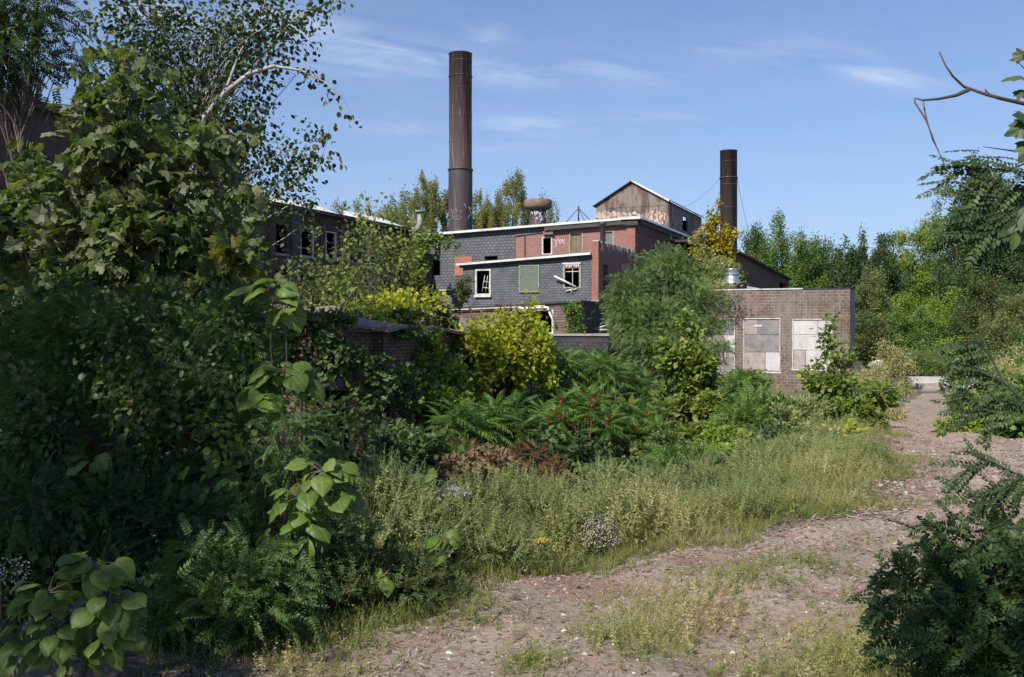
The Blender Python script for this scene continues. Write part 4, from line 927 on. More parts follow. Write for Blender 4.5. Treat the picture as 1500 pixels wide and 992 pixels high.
def tree(name, label, cat, base, blobs, n, tmpl, size, mat, bark='bark', tr=.12, dens=90, sig=None, group=None, nlimb=26, up=.9, droop=.15, out=.7, cw=.6,
         trunk_top=None, twigs=0, smooth=False, parts=('trunk','crown'), extra=None, lean=None, sides=6):
    base = Vector(base); root = empty(name, base, label, cat, group)
    C, O = clumps(blobs, dens)
    C[:, 2] = np.maximum(C[:, 2], GZ(C[:, 0], C[:, 1])+.05)
    if sig is None:
        sig = .55*np.array([np.mean([b[1][i] for b in blobs]) for i in range(3)])/max(dens, 1)**(1/3)*1.25
    lv = LV(tmpl in ('maple', 'heart')); leaves(lv, C, O, n, tmpl, size, sig, up, droop, out, cw)
    if extra:
        for (tm2, n2, sz2, kw) in extra: leaves(lv, C, O, n2, tm2, sz2, sig, **kw)
    lv.build(parts[1], mat, root, smooth)
    mb = MB(); cx = C.mean(0); topz = C[:, 2].max(); 
    tt = Vector(trunk_top) if trunk_top is not None else Vector((cx[0], cx[1], base.z+(topz-base.z)*.86))
    npt = 8; sp = []
    for i in range(npt+1):
        t = i/npt; p = base.lerp(tt, t); k = tr*.5*math.sin(t*5+base.x)
        sp.append(p + Vector((k, k*.6, 0)) if 0 < i < npt else p)
    sp[0] = sp[0]-Vector((0,0,.15))
    mb.tube(sp, [tr*(1-.82*(i/npt))*(1.25 if i == 0 else 1) for i in range(npt+1)], sides, False)
    idx = rng.permutation(len(C))[:nlimb]
    for j in idx:
        c = Vector(C[j]); h = (c.z-base.z)-.55*math.hypot(c.x-base.x, c.y-base.y); t = min(.92, max(.06, h/max(tt.z-base.z, .1)*random.uniform(.75,1)))
        q = sp[int(t*npt)].lerp(sp[min(npt, int(t*npt)+1)], t*npt-int(t*npt))
        r_ = tr*(1-.82*t)*.42; limb(mb, q, c, r_, r_*.22, 5, .07, .05, 4)
        for _ in range(twigs):
            k = rng.integers(0, len(C)); dd = np.linalg.norm(C-C[j], axis=1); near_ = np.argsort(dd)[1:6]; e = Vector(C[near_[rng.integers(0, len(near_))]])
            limb(mb, c, e, r_*.22, r_*.1, 3, .1, 0, 3)
    mb.build(parts[0], M[bark], root)
    return root
def B(px, py, rx, ry, D, rd=None, wt=1):
    k = D/F; c = W(px, py, D); rd = (rx+ry)/2*k if rd is None else rd
    return ((c.x, c.y, c.z), (rx*k, rd, ry*k), wt)
def gp(px, D, dx=0): x = (px-750)/F*D+dx; return (x, D, gz(x, D))

# ------------------------------------------------------------------ far trees (behind the mill and at the end of the track)
def fartree(px, top, w_, D, mat, label, kind='broadleaf_tree', shape='round', n=9000, size=.32, bark='bark', group=None, bot=None, dens=150, tmpl='diamond', seed=None, loose=1.0):
    b = gp(px, D); bot = bot if bot is not None else HZ+(EYE-b[2])/D*F-8
    h = bot-top; bl = []
    if shape == 'round':
        bl = [B(px, top+h*.42, w_*.5, h*.40, D, wt=1), B(px-w_*.22, top+h*.55, w_*.33, h*.3, D-1, wt=.8), B(px+w_*.24, top+h*.5, w_*.33, h*.32, D+1, wt=.8), B(px+w_*.03, top+h*.17, w_*.28, h*.17, D, wt=.9)]
    elif shape == 'tall':
        bl = [B(px, top+h*.16, w_*.2, h*.16, D), B(px-w_*.1, top+h*.36, w_*.33, h*.2, D), B(px+w_*.12, top+h*.52, w_*.38, h*.22, D), B(px-w_*.05, top+h*.72, w_*.45, h*.24, D)]
    elif shape == 'dome':
        for i in range(7): bl.append(B(px+w_*(-.42+.14*i), top+h*(.14+.12*abs(i-3)/3)+random.uniform(0,.06)*h, w_*.2, h*random.uniform(.13,.2), D+random.uniform(-1.5,1.5)))
        bl.append(B(px, top+h*.5, w_*.5, h*.32, D))
    elif shape == 'spread':
        for i in range(6): bl.append(B(px+w_*random.uniform(-.4,.4), top+h*random.uniform(.16,.7), w_*random.uniform(.18,.28), h*random.uniform(.12,.2), D+random.uniform(-2,2)))
    return tree(kind, label, 'tree', b, bl, n, tmpl, size, mat, bark, tr=.16+.010*h*D/F*.5, dens=dens, group=group, nlimb=24, sides=6, trunk_top=(b[0], D, W(px, top+h*.1, D).z))
GB = 'trees behind the mill'; GR = 'trees at the far end of the track'
far = [
 (455,300,95,112,'treepale','pale loose tree over the long wing roof left of the smokestack','spread',8000,.34,GB),
 (520,280,110,118,'willow','bushy yellow green tree above the long wing roof','dome',13000,.34,GB),
 (575,285,70,124,'treepale','pale tree just left of the tall yellowish one near the smokestack','dome',8000,.34,GB),
 (632,256,78,116,'willow','tall yellowish dense tree touching the left side of the tall smokestack','dome',17000,.33,GB),
 (708,270,62,122,'willow','narrow olive tree touching the right side of the tall smokestack','dome',13000,.33,GB),
 (752,268,84,126,'willow','pale olive tree between the tall smokestack and the mushroom vent','dome',17000,.33,GB),
 (806,290,48,122,'treepale','small sparse tree right of the mushroom vent','dome',4000,.33,GB),
 (1104,330,56,140,'treedark','dark rounded tree just right of the shorter smokestack','round',9000,.42,GR),
 (1138,326,60,135,'treemid','mid green tree with pointed top above the rear brick roof slope','round',11000,.42,GR),
 (1176,350,60,130,'treemid','lower mid green tree above the concrete block building','round',9000,.4,GR),
 (1210,352,80,140,'treedark','dark broad tree behind the right end of the concrete block building','round',12000,.42,GR),
 (1248,358,60,128,'treedark','second dark tree right of the broad dark one behind the block building','round',10000,.42,GR),
 (1302,335,78,122,'treedark','dark pointed tree left of the tall lime green tree','tall',13000,.40,GR),
 (1276,395,72,92,'treepale','pale grey green slender tree beside the block building corner','tall',13000,.24,GR),
 (1362,302,104,104,'treelime','tall lime green tree with a narrow crown at the end of the track','tall',19000,.32,GR),
 (1398,425,90,88,'treelime','short yellowish tree in front of the tall lime green one','round',11000,.25,GR),
 (1330,455,80,84,'treemid','bright bushy green tree low behind the rubble','round',11000,.25,GR),
 (1450,236,120,92,'treedark','very tall dark locust tree at the right edge of the picture','dome',22000,.27,GR),
 (1420,300,75,95,'treedark','dark lower crown joined to the tall locust on its left','round',9000,.30,GR),
 (1478,262,90,94,'treedark','second tall dark locust at the right border','dome',20000,.27,GR),
 (1490,330,80,98,'treepale','pale tree at the right border behind the locust leaves','round',9000,.30,GR),
 (1440,400,90,84,'olive','olive green tree below the very tall dark one','round',11000,.25,GR),
 (1495,430,90,72,'treepale','pale low tree at the right border beside the tarp','round',11000,.22,GR),
 (1270,470,60,80,'olive','dull low bush tree touching the block building side','round',7000,.22,GR),
]
for (px, top_, w_, D, mt, lab, shp, n, sz, grp) in far:
    fartree(px, top_, w_*1.05, D, L[mt], lab, shape=shp, n=int(n*2.1), size=sz*.72, group=grp, dens=210 if shp != 'spread' else 140)
# a wall of further woods so that no open plain shows between them
lv = LV(); nW = 60000
ang = rng.uniform(-.75, .75, nW); R0 = rng.uniform(165, 215, nW); X = np.sin(ang)*R0; Y = np.cos(ang)*R0
hh_ = (13+3*np.sin(X*.11)+2*np.sin(X*.31+1)+1.5*np.sin(X*.9))*(.25+.75*rng.random(nW)**.5)
P = np.stack([X, Y, -1.5+hh_*rng.random(nW)**.45], 1)
lv.add(TP['diamond'][0], P, frames(rng.normal(size=(nW,3)), rng.normal(size=(nW,3))+np.array([0,-.3,.8])), rng.uniform(.8,1.5,nW), rng.random(nW))
tag(lv.build('distant_woods', L['treedark']), 'continuous dark woods far beyond the buildings', 'woods', kind='stuff')

# low scrub at the foot of the far trees
GS = 'shrubs at the end of the track'
for (px, top_, w_, bot, D, mt, lab, sz) in [
 (1300,500,60,560,66,'weedlight','dry tan scrub bush beside the block building corner',.10),
 (1345,505,70,548,76,'treemid','green bush behind the pale concrete barrier',.13),
 (1290,545,55,610,46,'mug','grey green scrub at the left verge near the end of the track',.09),
 (1400,520,70,560,70,'olive','olive bush behind the blue tarp',.13),
 (1455,540,80,600,48,'weedlight','tan and green scrub bush right of the rubble',.10),
 (1390,500,60,545,80,'treelime','yellowish bush between barrier and tarp',.13),
 (1490,500,70,580,55,'treemid','green bush at the right border beyond the locust branch',.11),
 (1315,560,40,592,52,'weedlight','small dry bush where the track meets the yard',.08)]:
    tree('scrub_bush', lab, 'bush', gp(px, D), [B(px, (top_+bot)/2, w_*.5, (bot-top_)*.5, D), B(px+w_*.2, (top_+bot)/2+4, w_*.35, (bot-top_)*.4, D)], 4200, 'diamond', sz*1.3, L[mt], tr=.03, dens=60, group=GS, nlimb=10, parts=('stems','foliage'))
# ------------------------------------------------------------------ trees and vines on and around the buildings
def plant(name, lab, cat, px, D, bl, n, tmpl, size, mat, bark='bark', tr=.03, dens=60, group=None, nlimb=20, base=None, **kw):
    return tree(name, lab, cat, base if base is not None else gp(px, D), bl, n, tmpl, size, L[mat], bark, tr=tr, dens=dens, group=group, nlimb=nlimb, parts=('stems','foliage'), **kw)
# yellow tree growing on the roof edge
D = 74
tree('yellow_tree', 'golden yellow autumn tree growing against the shorter smokestack', 'tree', gp(1050, D), [B(1048,350,26,30,D), B(1048,312,9,30,D,wt=.5), B(1036,362,20,18,D), B(1064,370,12,24,D)], 6000, 'heartlet', .19, L['gold'], tr=.12, dens=90, nlimb=30, twigs=1)
plant('roof_shrub', 'green shrub at the foot of the yellow tree above the grey stained wall', 'shrub', 1035, 71, [B(1024,352,16,12,71), B(1040,385,16,18,71), B(1060,392,20,14,70)], 3200, 'heartlet', .17, 'weedlight', dens=60, tr=.05)
plant('roof_shrub', 'yellow green shrub beside the galvanised drum vent', 'shrub', 1080, 66, [B(1082,402,9,14,66), B(1050,405,14,14,66)], 1400, 'heartlet', .17, 'popl', dens=30, tr=.04)
plant('roof_weeds', 'dry weeds along the coping of the block building', 'weeds', 1040, 61.5, [B(1035,416,40,5,61.5)], 900, 'narrow', .2, 'weedlight', dens=30, tr=.02, base=(PC.pt(PC.a(1035), zh, -1)))
# big ailanthus before the annex corner
D = 47
tree('ailanthus_tree', 'large dense green tree covering the corner between annex and block building', 'tree', gp(985, D),
     [B(925,430,30,36,D), B(985,415,52,40,D+1), B(1018,455,34,46,D), B(955,490,60,50,D-1), B(1000,520,44,45,D-1), B(915,470,26,34,D), B(985,385,36,16,D), B(1052,500,14,30,D-.5,wt=.35), B(920,398,14,14,D,wt=.5), B(1035,405,22,14,D,wt=.6)],
     17000, 'mini', .27, L['ail'], tr=.2, dens=420, nlimb=70, droop=.2, sig=(.26,.3,.20), out=1.0)
plant('small_wall_tree', 'small thin tree growing before the slate blue wall beside the left annex window', 'tree', 679, 55, [B(679,425,12,15,55), B(682,412,8,8,55)], 900, 'diamond', .16, 'olive', tr=.04, dens=30, base=PD.pt(PD.a(679), zbase-.1, .6))
plant('wall_ivy', 'narrow dark green ivy hanging on the clapboard wing corner', 'ivy', 840, 56.6, [B(838,452,14,9,56.6,rd=.25), B(842,472,11,20,56.6,rd=.25)], 1600, 'heartlet', .14, 'treemid', tr=.03, dens=60)
plant('pier_vine', 'bright yellow green vine climbing the brick pier at the left end of the mill', 'vine', 618, 73, [B(616,372,11,26,73,rd=.6), B(622,352,18,10,73,rd=.6), B(612,410,13,26,73,rd=.6), B(650,356,20,10,73,rd=.5,wt=.5)], 4200, 'heartlet', .17, 'popl', tr=.05, dens=100)
# ------------------------------------------------------------------ vine covered thicket over the outbuilding and in front of the long wing
plant('vine_thicket', 'tangled olive thicket in front of the long brick wing windows', 'thicket', 500, 30, [B(500,350,50,30,31,wt=.3), B(530,320,40,20,31,wt=.2), B(470,415,50,45,29,wt=.6), B(560,390,50,50,30,wt=.6), B(520,440,80,40,28), B(440,450,40,50,27)], 4200, 'heartlet', .11, 'olive', tr=.06, dens=260, nlimb=120, twigs=2, sig=(.2,.3,.18))
plant('climbing_vine', 'pale leafy vine with yellow leaves arching above the outbuilding roof', 'vine', 560, 27, [B(540,330,40,35,27,wt=.5), B(590,370,35,30,27,wt=.5), B(520,400,30,30,26,wt=.6), B(500,460,50,25,25)], 1200, 'heartlet', .115, 'popl', tr=.04, dens=100, nlimb=50, twigs=1, sig=(.25,.3,.25))
def roofvine(lab, bl, n, mat, D, px, size=.12, dens=110, tmpl='heartlet', bark='barkred', **kw):
    return plant('bittersweet_vine', lab, 'vine', px, D, bl, n, tmpl, size, mat, bark, tr=.03, dens=dens, nlimb=70, twigs=2, group='vines over the outbuilding', **kw)
Dv = 20.5
roofvine('yellow vine trailing along the left part of the sagging roof', [B(570,438,30,8,23), B(625,442,35,9,24), B(540,462,40,9,21.5), B(600,455,30,8,22.5)], 1100, 'yellowvine', 22, 560, .11, sig=(.13,.2,.10))
roofvine('greenish vine mat over the middle of the sagging roof', [B(590,468,40,12,22), B(645,470,30,10,24), B(630,452,30,9,24)], 1800, 'olive', 22, 600, .10)
roofvine('brown dry twiggy vine heap on the right part of the sagging roof', [B(740,470,50,26,27), B(700,480,40,14,26), B(770,500,30,30,26.5)], 1500, 'brownleaf', 26, 740, .09)
roofvine('bright yellow bittersweet mass on the corner right of the outbuilding', [B(700,500,30,12,23), B(735,488,26,14,23.5), B(775,484,26,14,24), B(665,510,20,10,23,wt=.5), B(808,512,14,14,24,wt=.5), B(790,505,24,16,23.5), B(735,520,40,18,23), B(695,525,14,20,23,wt=.6), B(800,540,14,18,23.5,wt=.6), B(778,455,8,14,24,wt=.4), B(760,545,30,22,23.2,wt=.6), B(705,560,12,22,23,wt=.4)], 4600, 'yellowvine', 23.2, 745, .115, dens=140, sig=(.07,.10,.20), bark='bark')
roofvine('brown bare vine tangle inside the yellow bittersweet', [B(745,520,50,40,23.3), B(770,470,30,20,24.2)], 700, 'brownleaf', 23.3, 750, .08, dens=130, bark='barkred')
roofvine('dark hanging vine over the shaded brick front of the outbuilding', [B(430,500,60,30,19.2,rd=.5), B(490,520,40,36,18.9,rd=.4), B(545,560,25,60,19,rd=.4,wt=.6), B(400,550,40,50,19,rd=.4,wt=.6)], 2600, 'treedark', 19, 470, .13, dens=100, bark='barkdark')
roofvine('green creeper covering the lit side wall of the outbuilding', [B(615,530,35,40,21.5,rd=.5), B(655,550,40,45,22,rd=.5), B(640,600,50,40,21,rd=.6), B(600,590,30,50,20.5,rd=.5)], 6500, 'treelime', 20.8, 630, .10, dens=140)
roofvine('olive creeper hanging from the roof above the side wall', [B(640,510,50,16,23,rd=.4), B(680,520,40,20,24,rd=.5)], 2600, 'olive', 22, 660, .10)
# ------------------------------------------------------------------ sumacs
def sumac(px, top_, D, wpx, bot, lab, mat='sumac', n=None, fl=0, fr=.72):
    base = gp(px, D); k = D/F; root = empty('sumac_shrub', base, lab, 'shrub', 'sumac shrubs in the middle')
    lv = LV(); mb = MB(); fm = LV()
    ns = int(1.7*(n or max(3, int(wpx/14)))); 
    for i in range(ns):
        tx = px + wpx*.5*random.uniform(-1, 1); ty = top_ + (bot-top_)*random.uniform(.06, .62)**1.1
        if i == 0: tx, ty = px, top_+14
        T = W(tx, ty, D+random.uniform(-.9, .9))
        limb(mb, Vector(base)+Vector((random.uniform(-.2,.2),random.uniform(-.2,.2),0)), T, .035, .014, 6, .05, 0, 5)
        m = random.randint(11, 16); a = np.arange(m)*2.4+random.random()*6; el = np.radians(np.linspace(70, -12, m))
        d = np.stack([np.cos(a)*np.cos(el), np.sin(a)*np.cos(el), np.sin(el)], 1)
        P = np.array(T)[None] - np.array([0,0,1])*np.linspace(0, .22, m)[:, None]
        nn = np.stack([-np.cos(a)*.5, -np.sin(a)*.5, np.ones(m)], 1)
        R = frames(d, nn); S = fr*rng.uniform(.55, 1.0, m)*np.linspace(.75, 1, m)
        rn = np.clip(rng.normal(.5, .2)+rng.normal(size=m)*.15, 0, 1); w_ = rng.integers(0, 3, m)
        for j in range(3): q = w_ == j; lv.add(TP['sumac'][j], P[q], R[q], S[q], rn[q])
        if random.random() < fl:
            m2 = 60; fm = LV(); c = np.array(T)+np.array([0,0,.05]); PP = c+rng.normal(size=(m2,3))*np.array([.016,.016,.035]); fm.add(TP['diamond'][0], PP, frames(rdir(m2), rdir(m2)), np.full(m2, .05), rng.random(m2)); fm.build('flower_cone', L['redfl'], root)
    lv.build('foliage', L[mat], root); mb.build('stems', M['barkred'], root)
sumac(832, 512, 25, 50, 620, 'tall sumac with rosette top right of the yellow vine', n=7)
sumac(880, 515, 25.5, 60, 640, 'tall sumac in the centre of the sumac group', n=9)
sumac(925, 535, 26, 60, 640, 'sumac at the right end of the group beside the big green tree', n=8)
sumac(800, 585, 22, 46, 680, 'short sumac low in front of the dark post', n=5, fl=.2)
sumac(865, 570, 22, 90, 670, 'wide sumac with orange red seed head in the middle of the slope', n=10, fl=.5)
sumac(930, 590, 22.5, 80, 680, 'sumac with drooping fronds above the weedy verge', n=9, fl=.2)
sumac(730, 585, 20, 70, 660, 'bright sumac left of the dark post', n=7)
sumac(680, 590, 19, 60, 660, 'sumac half in shade near the outbuilding side wall', n=6)
sumac(760, 650, 17, 110, 720, 'red turning sumac thicket at the front of the slope', 'sumacred', n=12, fr=.42)
sumac(690, 640, 17, 90, 720, 'dark red and green sumac left of the red one', 'sumacred', n=8, fr=.4)
sumac(820, 670, 16, 60, 720, 'small red sumac beside the tall grey green weeds', 'sumacred', n=5, fr=.36)
sumac(640, 655, 16, 90, 730, 'shaded green sumac in front of the dark brick wall', n=8, fr=.6)
plant('dark_thicket', 'deep green undergrowth behind the sumacs', 'thicket', 870, 30, [B(830,560,70,45,31), B(900,575,80,50,31), B(760,600,60,50,28), B(930,620,70,40,28)], 9000, 'heartlet', .15, 'treedark', 'barkdark', tr=.05, dens=240, nlimb=40)
plant('dark_thicket', 'dark tangle along the foot of the outbuilding side wall', 'thicket', 650, 21, [B(660,640,90,45,21), B(740,660,70,40,20)], 5200, 'heartlet', .12, 'treedark', 'barkdark', tr=.04, dens=200, nlimb=50)
roofvine('dark leaves along the roof edge above the brick front', [B(470,470,60,14,19.3,rd=.5), B(600,488,30,8,20.5,rd=.4)], 900, 'olive', 19.2, 500, .10)
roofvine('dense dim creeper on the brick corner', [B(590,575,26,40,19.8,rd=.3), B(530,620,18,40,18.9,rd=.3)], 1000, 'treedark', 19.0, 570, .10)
# ------------------------------------------------------------------ slope shrubs left of the track
GM = 'shrubs along the slope'
D = 27
tree('poplar_sapling', 'slim pale green poplar sapling in front of the big green tree', 'tree', gp(1000, D), [B(1003,490,20,30,D), B(985,530,30,30,D), B(1020,540,28,36,D), B(1000,585,46,36,D), B(1040,600,40,30,D)], 5200, 'heartlet', .16, L['popl'], 'barkpale', tr=.06, dens=150, nlimb=40, group='poplar saplings on the slope')
D = 26
tree('poplar_sapling', 'bushy pale poplar sapling left of the boarded windows', 'tree', gp(1060, D), [B(1045,600,34,26,D), B(1010,645,46,28,D-1), B(1080,630,30,24,D)], 4000, 'heartlet', .14, L['popl'], 'barkpale', tr=.05, dens=130, nlimb=30, group='poplar saplings on the slope')
D = 29
tree('poplar_sapling', 'yellow green poplar sapling with a spire in front of the right boarded window', 'tree', gp(1215, D), [B(1216,500,4,32,D,wt=2), B(1200,530,9,12,D,wt=.8), B(1241,520,6,16,D), B(1208,562,28,16,D), B(1242,565,12,20,D), B(1225,605,44,26,D), B(1185,600,20,18,D)], 4600, 'heartlet', .15, L['popl'], 'barkpale', tr=.05, dens=200, nlimb=60, group='poplar saplings on the slope', sig=(.14,.16,.14))
D = 25
tree('poplar_sapling', 'yellowish poplar sapling leaning over the track edge', 'tree', gp(1265, D), [B(1270,610,34,36,D), B(1285,580,16,22,D), B(1240,640,36,26,D), B(1225,610,30,26,D)], 4800, 'heartlet', .13, L['popl'], 'barkpale', tr=.04, dens=130, nlimb=30, group='poplar saplings on the slope')
for (px, py, rx, ry, D, mt, tm_, sz, n, lab) in [
 (860,665,46,20,19.5,'locustdark','heartlet',.09,3600,'dark glossy shrub below the sumacs'),
 (900,690,46,18,17.5,'treedark','heartlet',.09,3600,'dark shrub above the weedy verge in the middle'),
 (975,665,40,24,19,'olive','heartlet',.10,3200,'olive shrub beneath the left poplar sapling'),
 (1110,615,60,36,24,'treemid','pinfar',.34,2200,'feathery green shrub below the middle boarded window'),
 (1160,610,46,34,24,'mug','narrow',.13,5200,'fine grey green shrub under the brick footing'),
 (1130,650,70,26,21,'treedark','heartlet',.09,4200,'dark shrub behind the tall weeds on the right'),
 (1070,660,50,26,19,'treelime','heartlet',.09,3400,'lime shrub behind the weeds left of centre right'),
 (1190,650,60,26,21,'weedlight','heartlet',.09,3600,'yellow green shrub near the bright yellow leaves'),
 (1010,690,50,20,16.5,'sumac','pinfar',.28,1400,'low bright green shrub behind the verge'),
 (600,665,60,34,16,'treedark','heartlet',.10,3600,'dark shaded shrub against the brick outbuilding'),
 (575,640,30,26,18,'treedark','heartlet',.10,1500,'narrow dark shrub beside the outbuilding corner'),
 (700,690,60,30,14,'brownleaf','heartlet',.08,2600,'brownish dying shrub in the shade'),
 (470,690,70,30,14,'treedark','heartlet',.10,3400,'dark shrub under the outbuilding window'),
 (1090,565,30,16,27,'treemid','pinfar',.32,800,'small feathery bush touching the block wall'),
 (1270,560,30,26,40,'weedlight','narrow',.13,2600,'tan brush at the right corner of the block building'),
 (1310,635,14,30,30,'weedlight','narrow',.12,1500,'pale thin brush at the left edge of the track'),
]:
    plant('slope_shrub', lab, 'shrub', px, D, [B(px,py,rx,ry,D), B(px-rx*.4,py+ry*.2,rx*.6,ry*.7,D-.6), B(px+rx*.4,py-ry*.1,rx*.5,ry*.8,D+.4)], n, tm_, sz, mt, group=GM, dens=110)
# low yellow leaved sprig
plant('yellow_sprig', 'small sprig with bright yellow leaves near the right poplar sapling', 'plant', 1254, 20, [B(1254,635,9,16,20)], 46, 'heart', .15, 'yellowvine', tr=.012, dens=10, nlimb=6)
plant('yellow_sprig', 'lime leaved sprig left of the bright yellow one', 'plant', 1215, 20, [B(1215,647,7,8,20)], 22, 'heart', .14, 'catalpa', tr=.012, dens=6, nlimb=5)
# right of the track
for (x_, y_, r_, lab) in [(5.6, 6.5, .9, 'green bush right of the track, nearest the viewer'), (8.8, 11, 1.1, 'green bush right of the track behind the locust tree'), (13.5, 18, 1.3, 'green bush right of the track beside the bend')]:
    tree('verge_bush', lab, 'bush', (x_, y_, gz(x_, y_)), [((x_, y_, gz(x_, y_)+r_*.7), (r_, r_, r_*.8), 1)], 2200, 'heartlet', .10, L['treemid'], tr=.03, dens=90, group='bushes right of the frame', nlimb=14, parts=('stems','foliage'))
GT = 'shrubs right of the track'
for (px, py, rx, ry, D, mt, tm_, sz, n, lab) in [
 (1440,640,48,42,24,'treelime','heartlet',.12,4600,'rounded yellow green shrub right of the track'),
 (1415,600,24,30,27,'treepale','narrow',.14,2600,'grey green brush at the right edge of the track'),
 (1485,600,40,50,23,'treemid','heartlet',.12,3600,'green shrub at the right border behind the locust branch'),
 (1490,560,40,40,34,'weedlight','narrow',.16,3200,'tan brush at the right border')]:
    plant('verge_shrub', lab, 'shrub', px, D, [B(px,py,rx,ry,D), B(px-rx*.3,py+ry*.2,rx*.6,ry*.7,D)], n, tm_, sz, mt, group=GT, dens=90)

# ------------------------------------------------------------------ left foreground thicket
# birch with arching pale limb
D = 17
bb = gp(250, D)
bi = tree('birch_tree', 'tall airy birch with a pale arching limb against the sky at upper left', 'tree', bb,
     [B(290,60,90,70,D,wt=.8), B(220,120,60,60,D,wt=.9), B(330,150,80,60,D,wt=.9), B(390,60,70,60,D,wt=.55), B(270,200,90,50,D), B(370,230,60,50,D,wt=.8), B(430,25,50,35,D,wt=.4), B(190,30,50,50,D), B(420,290,50,35,D,wt=.6), B(455,230,28,40,D,wt=.35), B(345,290,50,40,D,wt=.8)],
     9500, 'heartlet', .085, L['birch'], 'barkpale', tr=.10, dens=760, nlimb=170, twigs=2, sig=(.16,.2,.17), trunk_top=W(300, 20, D), droop=.5)
m = MB()
m.tube([W(x, y, D-.6) for x, y in ((262,330),(285,230),(300,170),(330,135),(365,108),(400,97),(440,103),(475,120),(500,140),(514,165),(518,180))], [.06,.055,.05,.045,.04,.03,.018,.012,.009,.006,.004], 6, False)
m.tube([W(x, y, D-.5) for x, y in ((330,135),(350,80),(380,30),(395,-20))], [.03,.022,.015,.01], 5, False)
m.tube([W(x, y, D-.4) for x, y in ((365,108),(400,60),(440,20),(480,5),(505,0))], [.022,.016,.012,.008,.005], 5, False)
m.tube([W(x, y, D-.3) for x, y in ((400,290),(440,262),(470,235),(480,200),(483,182))], [.02,.014,.01,.007,.004], 5, False)
m.build('arching_limb', M['barkpale'], bi)
lv = LV()
for (x0, y0, x1, y1, n) in ((440,103,518,182,50),(400,60,505,0,90),(440,262,484,182,60),(330,135,395,-10,70),(420,270,500,235,50)):
    t_ = rng.random(n); P = np.array([W(x0+(x1-x0)*t, y0+(y1-y0)*t-12*math.sin(math.pi*t), D-.45) for t in t_]) + rng.normal(size=(n,3))*.09
    d = rng.normal(size=(n,3))*.5; d[:,2] -= .8
    lv.add(TP['heartlet'][0], P, frames(d, rng.normal(size=(n,3))), rng.uniform(.07,.12,n), rng.random(n))
lv.build('limb_leaves', L['birch'], bi)
# locust top left corner
D = 13
tree('locust_tree', 'dark feathery locust tree in the upper left corner', 'tree', gp(-60, D), [B(30,25,70,30,D,wt=.9), B(20,85,70,26,D), B(90,75,35,22,D,wt=.6), B(-30,60,50,60,D), B(60,5,50,20,D)], 900, 'pin', .26, L['locustdark'], tr=.10, dens=150, nlimb=60, twigs=1, sig=(.14,.2,.10), trunk_top=W(60,-30,D))
# sycamore sapling
D = 9.5
sy = tree('sycamore_sapling', 'tall sycamore sapling with big lobed leaves filling the upper left', 'tree', gp(150, D),
     [B(165,130,55,55,D), B(215,100,30,28,D,wt=.7), B(140,205,45,50,D), B(190,220,60,55,D), B(270,260,50,60,D), B(310,215,38,30,D), B(90,290,70,50,D), B(190,330,80,60,D), B(290,350,60,55,D), B(240,420,90,45,D), B(110,400,90,50,D), B(330,420,40,40,D,wt=.6)],
     2300, 'maple', .125, L['maple'], 'bark', tr=.045, dens=230, nlimb=90, twigs=1, sig=(.13,.18,.13), trunk_top=W(215, 80, D), smooth=False, up=.55, droop=.45, out=.9, cw=.15)
D = 9
plant('sycamore_shoot', 'yellowing sycamore shoot with dangling leaves in the middle left', 'tree', 330, D, [B(340,390,30,40,D), B(370,420,26,20,D), B(300,440,40,30,D)], 190, 'maple', .15, 'mapleyellow', dens=50, tr=.02, up=.5, droop=.5)
D = 10.5
tree('sycamore_sapling', 'shaded sycamore sapling behind the first one at the left edge', 'tree', gp(30, D), [B(30,290,60,50,D), B(20,350,70,70,D), B(120,330,60,60,D), B(250,380,80,60,D+.5), B(340,330,40,60,D+1.5)], 1500, 'maple', .14, L['maple'], 'bark', tr=.05, dens=180, nlimb=60, up=.5, droop=.5)
